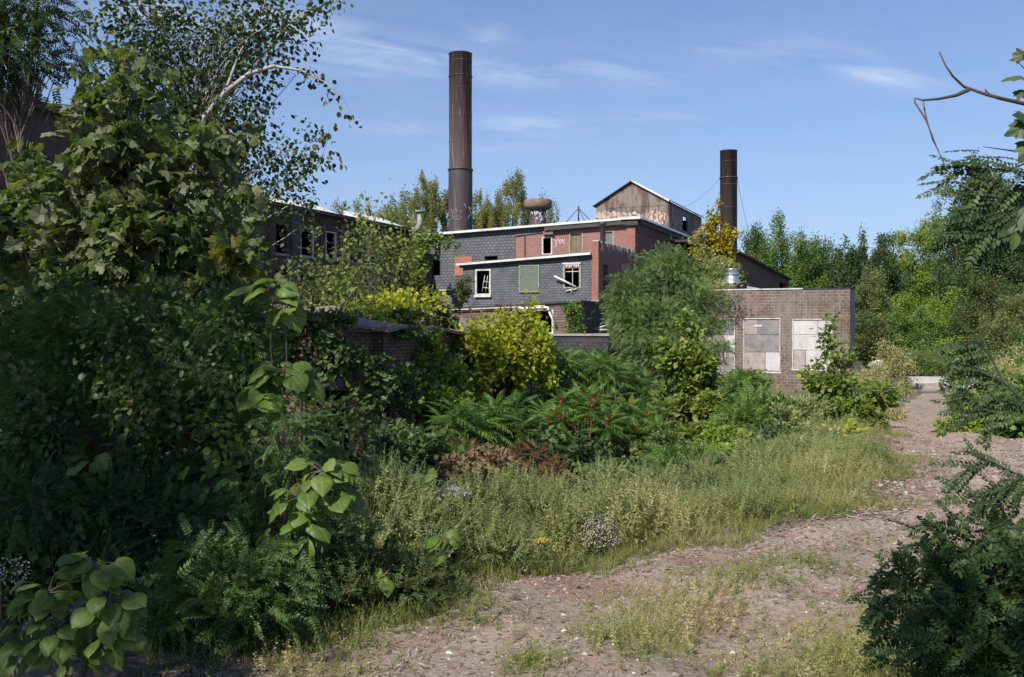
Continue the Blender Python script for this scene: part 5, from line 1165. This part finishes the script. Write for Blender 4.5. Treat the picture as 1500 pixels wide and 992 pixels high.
# locust thicket: centre left
GL = 'locust thicket at the left'
for (bl, px, D, n, sz, tm_, mt, lab) in [
 ([B(110,470,60,36,8), B(50,520,50,40,8.3), B(140,540,50,34,7.8)], 100, 8, 1500, .125, 'mini', 'locust', 'feathery locust shrub at the left edge of the picture'),
 ([B(230,460,46,30,7.9), B(290,500,50,34,7.7), B(220,545,50,34,7.6), B(180,500,36,26,8,wt=.7)], 240, 7.8, 1900, .12, 'mini', 'locust', 'feathery locust shrub below the sycamore'),
 ([B(350,470,34,40,7.5), B(375,530,26,34,7.4), B(330,560,40,32,7.4), B(300,610,44,28,7.5), B(375,600,20,30,7.3,wt=.6)], 340, 7.5, 2000, .115, 'mini', 'locust', 'feathery locust shrub left of the outbuilding window'),
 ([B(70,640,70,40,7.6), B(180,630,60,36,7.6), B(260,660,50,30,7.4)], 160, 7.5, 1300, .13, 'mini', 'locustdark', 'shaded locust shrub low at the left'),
 ([B(422,618,18,24,6.5,wt=1.4), B(428,655,24,24,6.5), B(400,690,26,24,6.6)], 415, 6.5, 230, .12, 'pin', 'locust', 'small upright locust shoot with pale fronds before the window'),
 ([B(300,840,50,26,5.9), B(370,830,50,26,5.9), B(330,875,60,30,5.7), B(250,890,40,30,5.5), B(420,860,34,24,5.8), B(380,890,50,24,5.7)], 330, 5.8, 1150, .15, 'pin', 'locust', 'bright ferny locust shrub at the bottom beside the broad leaved plant'),
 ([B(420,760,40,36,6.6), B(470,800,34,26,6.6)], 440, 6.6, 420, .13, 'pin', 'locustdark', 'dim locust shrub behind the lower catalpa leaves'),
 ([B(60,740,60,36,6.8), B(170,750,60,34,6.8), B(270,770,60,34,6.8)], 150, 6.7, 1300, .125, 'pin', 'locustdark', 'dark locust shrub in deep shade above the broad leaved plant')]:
    plant('locust_shrub', lab, 'shrub', px, D, bl, n, tm_, sz, mt, 'bark', tr=.022, dens=int(70+n/9), group=GL, nlimb=60, twigs=2, up=.7, sig=(.085,.13,.07), droop=.1, out=1.0)
for (bl, px, D, n, sz, mt, lab) in [
 ([B(200,480,70,50,7.4), B(330,500,50,60,7.2)], 260, 7.4, 900, .045, 'olive', 'loose small leaved vine draped over the locust shrubs'),
 ([B(60,600,70,70,7.4), B(230,590,80,50,7.3)], 130, 7.4, 1200, .06, 'olive', 'small leaved vine in the shade at the left edge'),
 ([B(360,640,60,50,7.0), B(480,640,50,60,9)], 380, 7.4, 800, .055, 'popl', 'thin leafy creeper beside the outbuilding window')]:
    plant('thin_vine', lab, 'vine', px, D, bl, n, 'heartlet', sz, mt, 'bark', tr=.012, dens=150, nlimb=90, twigs=2, sig=(.09,.12,.09), group='thin vines in the left thicket')
# fill shrubs behind them, so the thicket has depth
for (bl, px, D, n, lab) in [
 ([B(120,560,160,110,11), B(300,560,110,100,11)], 200, 11, 5200, 'deep shaded thicket behind the locust shrubs'),
 ([B(120,730,150,90,9), B(320,730,120,90,9.5)], 220, 9, 5200, 'dark brush near the ground behind the left plants'),
 ([B(100,420,130,80,13), B(300,420,90,80,13)], 190, 13, 4200, 'shaded thicket behind the sycamore leaves')]:
    plant('dark_thicket', lab, 'thicket', px, D, bl, n, 'heartlet', .12, 'treedark', 'barkdark', tr=.04, dens=220, group='shaded thicket at the left', nlimb=90, twigs=1)
# catalpas
def catalpa(px, D, spec, lab, sz=.2, mat='catalpa', base=None, name='catalpa_sapling', tr=.009):
    b = Vector(gp(px, D) if base is None else base); root = empty(name, b, lab, 'plant', 'catalpa saplings')
    lv = LV(True); mb = MB(); P = []; n_up = 1.5
    for (x, y, rx, ry, n) in spec:
        c = W(x, y, D); limb(mb, b, c, tr, tr*.5, 6, .05, 0, 6)
        for i in range(int(n*n_up)):
            u = rdir(1)[0]; q = np.array(c) + u*np.array([rx, (rx+ry)/2, ry])*D/F*rng.uniform(.35, 1)
            d = np.array([u[0]*1.1+rng.normal()*.25, u[1]*.8-.35, -.42+u[2]*.35+rng.normal()*.2]); nn = np.array([u[0]*.4-.25, -.5, .95])+rng.normal(size=3)*.3
            s_ = sz*.86*rng.uniform(.45, 1.12)
            lv.add(TP['heart'][rng.integers(0,4)], q[None], frames(d[None], nn[None]), np.array([s_]), np.array([rng.random()]))
            limb(mb, c, q, .004, .0025, 3, .05, .1, 3)
    lv.build('foliage', L[mat], root, True); mb.build('stems', M['bark'], root)
catalpa(110, 4.6, [(140,830,50,24,12),(70,870,55,34,13),(160,880,40,40,13),(80,920,60,34,14),(160,930,45,30,12),(100,960,60,24,8),(40,950,40,24,6)], 'broad heart shaped bright green leaves of a catalpa in the bottom left corner', .125)
catalpa(470, 6.0, [(470,690,44,24,14),(440,730,46,30,14),(490,725,40,26,9),(450,775,40,26,8)], 'lit catalpa sapling with large leaves below the outbuilding window', .15)
catalpa(410, 7.0, [(400,425,34,18,9),(418,450,20,14,4)], 'catalpa leaves catching the sun in front of the long brick wing', .19, base=gp(380, 7.2))
catalpa(405, 7.0, [(410,545,44,20,13),(385,580,26,22,7),(440,560,20,22,4)], 'catalpa leaves hanging before the left of the outbuilding window', .18, base=gp(390, 7.2))
catalpa(585, 8.2, [(585,690,36,12,11),(610,700,14,12,3)], 'small catalpa seedling with lit leaves left of the lavender flowers', .17)
catalpa(650, 6.6, [(655,790,20,12,7),(640,820,16,16,6),(655,845,16,10,3)], 'small catalpa seedling near the track edge', .12)
catalpa(565, 6.2, [(565,840,20,14,5)], 'dim catalpa seedling in the shadow at the verge', .11)
catalpa(290, 7.2, [(300,700,60,30,10),(130,700,80,40,10)], 'shaded catalpa leaves hanging low in the dark thicket', .2, mat='treemid')
# weedy shrubs between x 520 and 720
for (bl, px, D, n, sz, mt, lab) in [
 ([B(560,750,60,36,7.6), B(600,795,50,30,7.2), B(520,810,44,36,7)], 565, 7.4, 750, .32, 'mug', 'feathery grey green weeds left of the lavender flowers'),
 ([B(665,790,44,34,8), B(705,760,34,34,8.5)], 680, 8, 560, .32, 'mug', 'tall grey green weeds right of the lavender flowers'),
 ([B(500,860,44,24,6.2), B(590,860,50,24,6.4)], 545, 6.3, 480, .26, 'olive', 'dim weeds in shadow along the verge')]:
    plant('weed_clump', lab, 'weeds', px, D, bl, n, 'mug', sz, mt, 'bark', tr=.008, dens=130, nlimb=14, up=.2, droop=-.9, out=.3)
GW = 'tall feathery weeds standing out of the verge'
for (px, py, D, n, h, lab) in [(760,735,9.6,220,.28,'feathery weeds right of the asters, nearest the red sumac'),(810,742,10,220,.27,'feathery weeds behind the white flowering bush'),(880,715,12,220,.3,'feathery weeds in the middle of the verge'),(950,712,12.8,220,.3,'feathery weeds left of centre on the verge, below the poplar'),(1020,702,13.6,220,.3,'feathery weeds below the left poplar sapling'),(1100,680,16,240,.4,'feathery weeds below the brick footing'),(1170,685,16,220,.36,'feathery weeds near the bright yellow sprig'),(1250,690,16,220,.36,'feathery weeds at the bend of the track'),(720,800,7.8,220,.24,'low feathery weeds left of the goldenrod')]:
    plant('weed_clump', lab, 'weeds', px, D, [B(px,py,34,26,D), B(px+18,py+12,24,20,D-.3)], n, 'mug', h, 'mug', 'bark', tr=.008, dens=70, group=GW, nlimb=10, up=.2, droop=-.9, out=.3)
plant('dark_thicket', 'dark leafy brush filling the far left behind the white asters', 'thicket', 20, 7.6, [B(30,760,50,70,7.8), B(60,840,60,50,7.4), B(200,840,60,40,7.4)], 2600, 'heartlet', .09, 'treedark', 'barkdark', tr=.02, dens=140, nlimb=60)
def flowers(name, lab, px, py, rx, ry, D, n, mat, size, stem='olive', cat='flower'):
    b = gp(px, D); root = empty(name, b, lab, cat); c = W(px, py, D); k = D/F; lv = LV(); mb = MB()
    u = rdir(n); u[:,2] = abs(u[:,2]); P = np.array(c)+u*np.array([rx*k,(rx+ry)/2*k,ry*k])*(rng.uniform(.2,1,(n,1))**.4)
    nn = norm(u*.5+np.array([0,-.4,.8])+rng.normal(size=(n,3))*.3)
    for q in range(3):
        R = frames(np.cross(nn, rdir(n)), nn); lv.add(T_([(-.5,0,0),(0,-.5,0),(.5,0,0),(0,.5,0)], [(0,1,2,3)]), P, R, size*rng.uniform(.6,1.2,n), rng.random(n))
    lv.build('blossoms', L[mat], root)
    for i in range(max(3, n//22)): limb(mb, Vector(b)+Vector((random.uniform(-.08,.08),)*2+(0,)), P[rng.integers(0,n)], .004, .002, 4, .05, 0, 3)
    mb.build('stems', M['bark'], root)
    l2 = LV(); m = n; P2 = P-np.array([0,0,1])*rng.uniform(.02,.35,(n,1)); l2.add(TP['narrow'][0], P2, frames(rng.normal(size=(n,3)), rng.normal(size=(n,3))+[0,0,1]), rng.uniform(.03,.07,n), rng.random(n)); l2.build('leaves', L[stem], root)
flowers('aster_clump', 'cluster of pale lavender asters between catalpa seedling and tall weeds', 657, 728, 34, 18, 8.3, 330, 'asterfl', .022)
flowers('white_aster_bush', 'rounded white flowering bush at the edge of the track', 878, 795, 32, 44, 8.3, 650, 'whitefl', .011)
flowers('white_aster_bush', 'smaller faint white flowering clump farther along the verge', 1172, 765, 22, 22, 10.8, 330, 'whitefl', .013)
flowers('white_aster_bush', 'small white asters in shade at the left edge', 20, 850, 26, 40, 5.6, 90, 'whitefl', .013)
flowers('goldenrod_clump', 'small yellow goldenrod beside the white flowering bush', 795, 793, 14, 5, 7.6, 80, 'goldfl', .010)
flowers('goldenrod_clump', 'tiny yellow goldenrod spike below the first', 812, 806, 3, 8, 7.4, 24, 'goldfl', .010)
# ------------------------------------------------------------------ right foreground
D = 3.9
for (bl, px, D, n, sz, mt, lab) in [
 ([B(1410,870,70,46,4.2), B(1450,800,56,36,4.3), B(1470,910,70,50,4.0), B(1345,880,40,34,4.2,wt=.7), B(1360,800,34,22,4.2,wt=.5), B(1310,840,24,18,4.2,wt=.35)], 1430, 4.2, 620, .17, 'locustdark', 'large dark blue green locust shrub filling the bottom right corner'),
 ([B(1440,960,90,50,3.9), B(1500,840,40,60,4.3)], 1470, 4.0, 340, .17, 'locustdark', 'lower dark locust shrub at the bottom right edge')]:
    plant('locust_shrub', lab, 'shrub', px, D, bl, n, 'pinbig', sz, mt, 'barkdark', tr=.014, dens=int(n*.45), group='locust shrubs at the right', nlimb=70, twigs=1, up=.9, sig=(.06,.09,.05), droop=.25)
plant('dark_thicket', 'dense dark leaves inside the bottom right shrub', 'thicket', 1460, 4.6, [B(1460,920,60,60,4.7), B(1500,860,40,60,4.8)], 1200, 'heartlet', .06, 'locustdark', 'barkdark', tr=.012, dens=160, nlimb=40)
TR = (3.35, 4.1)
loc_tree = empty('locust_tree', (TR[0], TR[1], gz(*TR)), 'locust tree at the right edge whose branches reach into the picture', 'tree')
m = MB(); m.tube([(TR[0]+.05*math.sin(k*1.3), TR[1]+.04*math.cos(k), gz(*TR)-.1+k*.62) for k in range(9)], [.085-.007*k for k in range(9)], 10); m.build('trunk', M['barkdark'], loc_tree)
def branch(name, lab, lines, D, r, leafspec, cat='branch', bark='barkdark', mat='locustdark', tree_=True):
    b = W(*lines[0][0], D); m = MB()
    if tree_:
        root = empty(name, (0,0,0)); root.parent = loc_tree; root.location = -loc_tree.location
        tp_ = Vector((TR[0], TR[1], max(.3, b.z-.35)))
        m.tube([tp_, tp_.lerp(b, .5)+Vector((0,0,.06)), b], [r*2.2, r*1.6, r*1.05], 6, False)
    else:
        g0 = Vector((b.x+.35, b.y, gz(b.x+.35, b.y)-.05)); root = empty(name, g0, lab, cat)
        m.tube([g0, g0.lerp(b, .5)+Vector((.15,0,0)), b], [r*3, r*2, r*1.1], 6, False)
    for ln in lines:
        if ln[0][0] > 1525 and ln is not lines[0]: m.tube([b, W(*ln[0], D)], r, 5, False)
        k = len(ln); m.tube([W(x, y, D+.03*math.sin(i*2.)) for i, (x, y) in enumerate(ln)], [r*(1-.75*i/(k-1)) for i in range(k)], 6, False)
    m.build('limbs', M[bark], root)
    if leafspec:
        lv = LV(True)
        for (x, y, ang, s, tm_) in leafspec:
            a = math.radians(ang); d = np.array([math.cos(a), random.uniform(-.35,.35), math.sin(a)]); nn = np.array([random.uniform(-.3,.3), random.uniform(-1.1,-.2), random.uniform(.3,1)])
            lv.add(TP[tm_][rng.integers(0, len(TP[tm_]))], np.array(W(x, y, D))[None], frames(d[None], nn[None]), np.array([s]), np.array([rng.random()]))
        lv.build('leaves', L[mat], root)
    return root
br = branch('bare_branch', 'bare dark forked branch reaching in from the right against the sky', [[(1560,165),(1500,152),(1465,144),(1440,137),(1412,127),(1396,112),(1385,96),(1376,76)], [(1420,131),(1400,140),(1375,145),(1352,147),(1340,144)], [(1447,139),(1443,131)]], 3.6, .0085, None)
m = MB(); m.tube([W(x, y, 3.6) for x, y in ((1340,144),(1340,150),(1356,175),(1372,215),(1385,245),(1400,266),(1425,280),(1470,292))], [.0035]*3+[.0022]*5, 4); m.tube([W(x, y, 3.62) for x, y in ((1352,147),(1356,170),(1366,205),(1380,232),(1386,260),(1384,285))], [.003]*2+[.0018]*4, 4)
m.build('dangling_stem', M['bark'], br)
sp = []
for i in range(64):
    x = random.uniform(1412, 1525); y = random.uniform(235, 350); sp.append((x, y, random.choice((175,190,205,160,150,230)), random.uniform(.13,.2), 'pinbig'))
branch('locust_branch', 'dark locust branch hanging in from the right edge above the trees', [[(1560,210),(1500,240),(1450,262),(1405,290)], [(1560,280),(1500,300),(1430,320)], [(1540,225),(1490,222),(1440,215)]], 4.2, .006, sp+[(1395,275,190,.15,'pinbig'),(1440,222,170,.15,'pinbig')])
branch('sycamore_sapling', 'slender sapling with dark lobed leaves at the upper right edge', [[(1540,120),(1500,100),(1490,90)], [(1530,200),(1500,178),(1488,170)]], 4.0, .004, [(1500,88,100,.07,'maple'),(1496,112,190,.09,'maple'),(1500,132,230,.06,'maple'),(1502,172,170,.06,'maple'),(1505,185,200,.09,'maple'),(1515,210,230,.1,'maple')], cat='sapling', tree_=False)
branch('leafy_branch', 'near black oval leaves hanging at the right edge over the far trees', [[(1550,290),(1510,300),(1480,330)]], 3.0, .004, [(1498,322,215,.075,'oval'),(1488,340,262,.06,'oval'),(1505,320,255,.10,'oval'),(1512,300,240,.10,'oval'),(1478,338,205,.05,'oval')], mat='locustdark')
sp = []
rib = [[(1570,640),(1510,600),(1470,560),(1430,540),(1395,530)], [(1510,600),(1480,610),(1440,600),(1410,602)], [(1470,560),(1450,520),(1430,500)], [(1570,720),(1500,700),(1450,675),(1420,690)], [(1500,700),(1460,720),(1420,730)]]
for ln in rib:
    for (x0, y0), (x1, y1) in zip(ln[:-1], ln[1:]):
        for t in np.linspace(0, 1, 7):
            x = x0+(x1-x0)*t; y = y0+(y1-y0)*t
            if x < 1530: sp.append((x, y, random.choice((200,215,230,160,145,180,250,120)), random.uniform(.11,.18), 'pinbig'))
branch('locust_branch', 'green locust branch crossing in front of the far end of the track', rib, 4.4, .007, sp, mat='locustdark')
# ------------------------------------------------------------------ unseen trees added left and behind to shade the left foreground and right shrub
def shader(x, y, h, r, n, lab): 
    b = (x, y, gz(x, y)); c = (x, y, b[2]+h)
    tree('shade_tree', lab, 'tree', b, [((x, y, b[2]+h), (r, r, r*.8), 1), ((x+r*.5, y-.3*r, b[2]+h-r*.6), (r*.7, r*.7, r*.6), 1), ((x-.5*r, y+.4*r, b[2]+h-r*.5), (r*.7, r*.7, r*.6), 1)], n, 'diamond', .26, L['treedark'], tr=.18, dens=160, nlimb=30, group='unseen trees added for shade beside the viewer')
for a in [(-9.7,-.9,10.3,2.3,6500,'dense dark unseen shade tree left of the viewer, nearest the sycamore'), (-10.8,2.0,9.4,2.9,7000,'broad dark unseen shade tree left of the birch'), (-14,5.5,8,2.8,6000,'farthest left of the unseen shade trees'),
          (-2.6,-3.2,7.6,1.05,520,'slim unseen shade tree behind the viewer')]: shader(*a)

# ------------------------------------------------------------------ ground cover (stuff)
def scatter(name, lab, cat, region, n, tmpls, smin, smax, mat, lean=.25, accept=None, zoff=-.01, vary=0):
    x0, x1, y0, y1 = region; u = rng.random(n); Y = y0*(y1/y0)**u if y0 > 0 else rng.uniform(y0, y1, n)
    X = rng.uniform(x0, x1, n)*(Y/y1 if False else 1)
    if accept is not None:
        X, Y = accept(n); n = len(X)
    P = np.stack([X, Y, GZ(X, Y)+zoff], 1); d = rng.normal(size=(n,3))*lean; d[:,2] = 1
    nn = rng.normal(size=(n,3)); nn[:,2] = 0; R = frames(d, nn); S = rng.uniform(smin, smax, n)*(1+vary*(np.sin(X*1.9+1.3*np.sin(Y*1.1))*np.sin(Y*1.5+X*.7)*.55+.3*np.sin(X*4.3-Y*3.1)+.35*np.sin(X*.8+Y*.55+2))); rn = rng.random(n)*.5 + .5*(.5+.5*np.sin(X*1.7+Y*.9)*np.cos(Y*1.1-X*.6))
    lv = LV(); w_ = rng.integers(0, len(tmpls), n)
    for i, T in enumerate(tmpls): k = w_ == i; lv.add(T, P[k], R[k], S[k], rn[k])
    return tag(lv.build(name, mat), lab, cat, kind='stuff')
def band(n, o0, o1, y0, y1, p=1.0):
    # distance left of the track edge o0..o1
    Y = y0*(y1/y0)**rng.random(n); X = xl(Y)-(o0+(o1-o0)*rng.random(n)**p) + .22*np.sin(Y*2.3+1)+.18*np.sin(Y*5.1)+.10*rng.normal(size=n) + (.35*np.sin(Y*.9)-.2)*(Y > 10); return X, Y
def ok_out(X, Y):       # keep ground cover out of the outbuilding
    q = (X-CG[0])*UD[0]+(Y-CG[1])*UD[1]; s = (X-CG[0])*VD[0]+(Y-CG[1])*VD[1]; return ~((q < .2) & (q > oL) & (s > -.3) & (s < 8.6))
def verge(n, o0, o1, y0, y1, p=1.0):
    X, Y = band(n, o0, o1, y0, y1, p); k = ok_out(X, Y); return X[k], Y[k]
tall = [t_stem(34, .15, .055, seed=50+i, up=25, stemw=.006) for i in range(5)]
scatter('tall_weeds', 'tall grey green weeds growing thickly along the left edge of the track', 'weeds', (0,1,1,2), 0, tall, .22, .5, L['mug'], .35, vary=.4, accept=lambda n: verge(5200, .9, 3.1, 8.0, 22, .8))
scatter('tall_weeds', 'lighter tan green weeds mixed along the track edge', 'weeds', (0,1,1,2), 0, tall, .16, .42, L['weedlight'], .4, vary=.45, accept=lambda n: verge(5200, .35, 2.4, 7.4, 24, .8))
scatter('tall_weeds', 'shaded weeds below the slope shrubs', 'weeds', (0,1,1,2), 0, tall, .25, .5, L['olive'], .3, vary=.4, accept=lambda n: verge(2600, 2.6, 9, 9, 30))
scatter('short_grass', 'short grass and low weeds along the left edge of the track', 'grass', (0,1,1,2), 0, TP['grass'], .08, .24, L['grass'], .3, accept=lambda n: verge(6500, -.1, 1.1, 5.6, 24))
scatter('slope_grass', 'rough grass on the shaded slope', 'grass', (0,1,1,2), 0, TP['grass'], .12, .3, L['olive'], .3, accept=lambda n: verge(6000, .5, 10, 4, 40))
def right_verge(n):
    Y = rng.uniform(1.0, 30, n); X = np.maximum(xr(Y)+rng.uniform(.3, 7, n), Y*.56+.9); k = X < xr(Y)+9; return X[k], Y[k]
scatter('right_verge_weeds', 'rough weeds along the right side of the track', 'weeds', (0,1,1,2), 0, tall, .25, .6, L['mug'], .35, vary=.4, accept=lambda n: right_verge(2600))
scatter('right_verge_grass', 'rough grass along the right side of the track', 'grass', (0,1,1,2), 0, TP['grass'], .12, .3, L['grass'], .35, accept=lambda n: right_verge(3500))
def patch(n):
    X = []; Y = []
    for (px, py, rx, ry, k) in [(930,925,60,34,620),(1000,885,70,22,520),(1100,850,70,16,420),(1190,832,50,9,160),(780,975,34,20,170),(1000,930,30,20,120),(1240,960,90,36,900),(1330,985,90,30,700),(1290,910,60,30,300),(1160,905,40,14,60),(1100,985,60,20,120),(1355,680,40,16,260),(690,905,60,12,160),(450,955,80,26,500),(560,915,60,14,260),(650,880,60,14,300),(1430,745,60,14,100),(1365,590,30,10,200),(1290,800,60,9,60)]:
        k = int(k*1.3); k = int(k*.5); a = rng.normal(size=(k,2))*.8; x_, y_ = px+a[:,0]*rx, py+a[:,1]*ry
        for xx, yy_ in zip(x_, y_):
            if yy_ < 560: continue
            # follow the pixel ray down to the terrain
            D = 2310/max(yy_-536, 8); X.append((xx-750)/F*D); Y.append(D)
    return np.array(X), np.array(Y)
scatter('track_grass', 'patches of grass and weeds growing on the dirt track', 'grass', (0,1,1,2), 0, TP['grass'], .05, .14, L['grass'], .35, accept=patch)
scatter('track_weeds', 'small leafy weeds in the grass strip between the ruts', 'weeds', (0,1,1,2), 0, [t_stem(16, .22, .09, seed=80+i, up=25, stemw=.006) for i in range(3)], .06, .18, L['weedlight'], .4, accept=lambda n: tuple(q[::2] for q in patch(n)))
def ontrack(n, y0=3.2, y1=40):
    Y = y0*(y1/y0)**rng.random(n); a = xl(Y)-.5; b = xr(Y)+1.5; return a+(b-a)*rng.random(n), Y
def lit(n, smin, smax, mat, name, lab, T, acc, flat=.25, cat='litter', zoff=.012):
    X, Y = acc; n = len(X); P = np.stack([X, Y, GZ(X, Y)+zoff], 1); d = rng.normal(size=(n,3)); d[:,2] *= flat*.5; nn = rng.normal(size=(n,3))*flat; nn[:,2] = 1
    lv = LV(); lv.add(T, P, frames(d, nn), rng.uniform(smin, smax, n)*np.clip(Y/9, .7, 1.25), rng.random(n)); return tag(lv.build(name, mat), lab, cat, kind='stuff')
lit(0, .025, .10, L['litter'], 'straw_litter', 'dry straw and twig litter strewn over the track', T_([(-.03,0,0),(.03,0,.0),(.025,.5,.06),(.0,1,.0),(-.03,.5,.06)], [(0,1,2,3,4)]), ontrack(42000))
lit(0, .03, .07, L['brownleaf'], 'fallen_leaves', 'fallen brown leaves scattered on the track', t_oval(.6), ontrack(2600, 3.2, 30))
lit(0, .05, .16, L['litter'], 'dead_stalks', 'dead grass and stalks along the shaded verge', t_diamond(.08), verge(16000, -.6, 1.6, 3.4, 22), .5)
# pebbles
ico = []
for k in range(3):
    r_ = random.Random(k); v = []
    for (x, y, z) in [(1,0,0),(-1,0,0),(0,1,0),(0,-1,0),(0,0,1),(.6,.6,.5),(-.6,.6,.45),(-.6,-.6,.5),(.6,-.6,.45)]: v.append((x*r_.uniform(.7,1.2), y*r_.uniform(.6,1.1), z*r_.uniform(.5,.9)))
    ico.append(T_([*v], [(0,2,5),(5,2,6),(6,2,1),(6,1,7),(7,1,3),(7,3,8),(8,3,0),(8,0,5),(5,6,4),(6,7,4),(7,8,4),(8,5,4)]))
pm = leaf_mat('pebble', [(.24,.11,.08),(.28,.23,.2),(.38,.34,.31),(.2,.17,.15),(.5,.47,.43)], 0.0, .9)
for T, (nm, lab, n, a, b) in zip(ico, [('gravel','small stones and brick crumbs on the track', 9000, .006, .016), ('gravel','larger stones scattered on the track', 500, .016, .032)]):
    X, Y = ontrack(n, 3.2, 36); P = np.stack([X, Y, GZ(X, Y)+.004], 1); d = rng.normal(size=(n,3)); d[:,2] = 0; lv = LV()
    lv.add(T, P, frames(d, np.tile([0,0,1.], (n,1))+rng.normal(size=(n,3))*.15), rng.uniform(a, b, n)*np.clip(Y/8, .8, 1.6), rng.random(n)); tag(lv.build(nm, pm), lab, 'gravel', kind='stuff')
# far yard: rubble, barrier, tarp
def rock(name, lab, px, py, D, sx, sz, mat, seed, cat='rubble', group=None):
    r_ = random.Random(seed); import bmesh
    b = bmesh.new(); bmesh.ops.create_icosphere(b, subdivisions=3, radius=1)
    for v_ in b.verts:
        c = v_.co; k = 1+.22*math.sin(c.x*3.1+seed)+.16*math.sin(c.y*4.3+seed*2)+.14*math.sin(c.z*5+seed*3)+r_.uniform(-.05,.05)
        v_.co = Vector((max(-.8,min(.8,c.x))*k*sx, max(-.8,min(.8,c.y))*k*sx*.7, max(-.7,min(.75,c.z))*k*sz))
    me = bpy.data.meshes.new(name); b.to_mesh(me); b.free(); p = W(px, py, D); o_ = link(name, me, M[mat], None); o_.location = (p.x, D, gz(p.x, D)+sz*.35)
    return tag(o_, lab, cat, group)
rock('concrete_rubble', 'pale broken concrete lump beside the block building corner', 1283, 540, 70, 1.0, 1.3, 'rubblewhite', 1)
rock('concrete_rubble', 'low white rubble heap below the blue tarp', 1415, 575, 58, .9, .5, 'rubblewhite', 4)
rock('concrete_rubble', 'small pale rubble lump left of the low heap', 1397, 580, 57, .5, .35, 'rubblewhite', 7)
rock('plastic_tarp', 'crumpled pale blue tarp in the far scrub', 1429, 545, 64, .9, .9, 'tarp', 9, 'tarp')
pb = Plane(px_pt(1326, 68), (1, -.06), (-.06, -1))
bar = MB(); zb__ = gz(pb.P.x+1, 68)
pb.box(bar, 0, 2.9, zb__-.1, zb__+.75, -.5, 0); tag(bar.build('concrete_barrier', M['rubblewhite']), 'long low pale concrete barrier across the end of the track', 'barrier')
bar = MB(); pb.box(bar, .4, 2.6, zb__-.1, zb__+.35, .8, 1.4); tag(bar.build('concrete_slab', M['concrete']), 'grey concrete slab lying in front of the pale barrier', 'slab')
ys = np.array([58., 61.]); 
v, f = grid(np.linspace(20, 30, 12), np.linspace(57.5, 61.5, 4), .02)
am = plain('grey blue asphalt', (.13,.135,.15), (.09,.092,.10), .9, 2)
tag(link('asphalt_strip', npmesh('asphalt_strip', v, f), am, None), kind='structure')
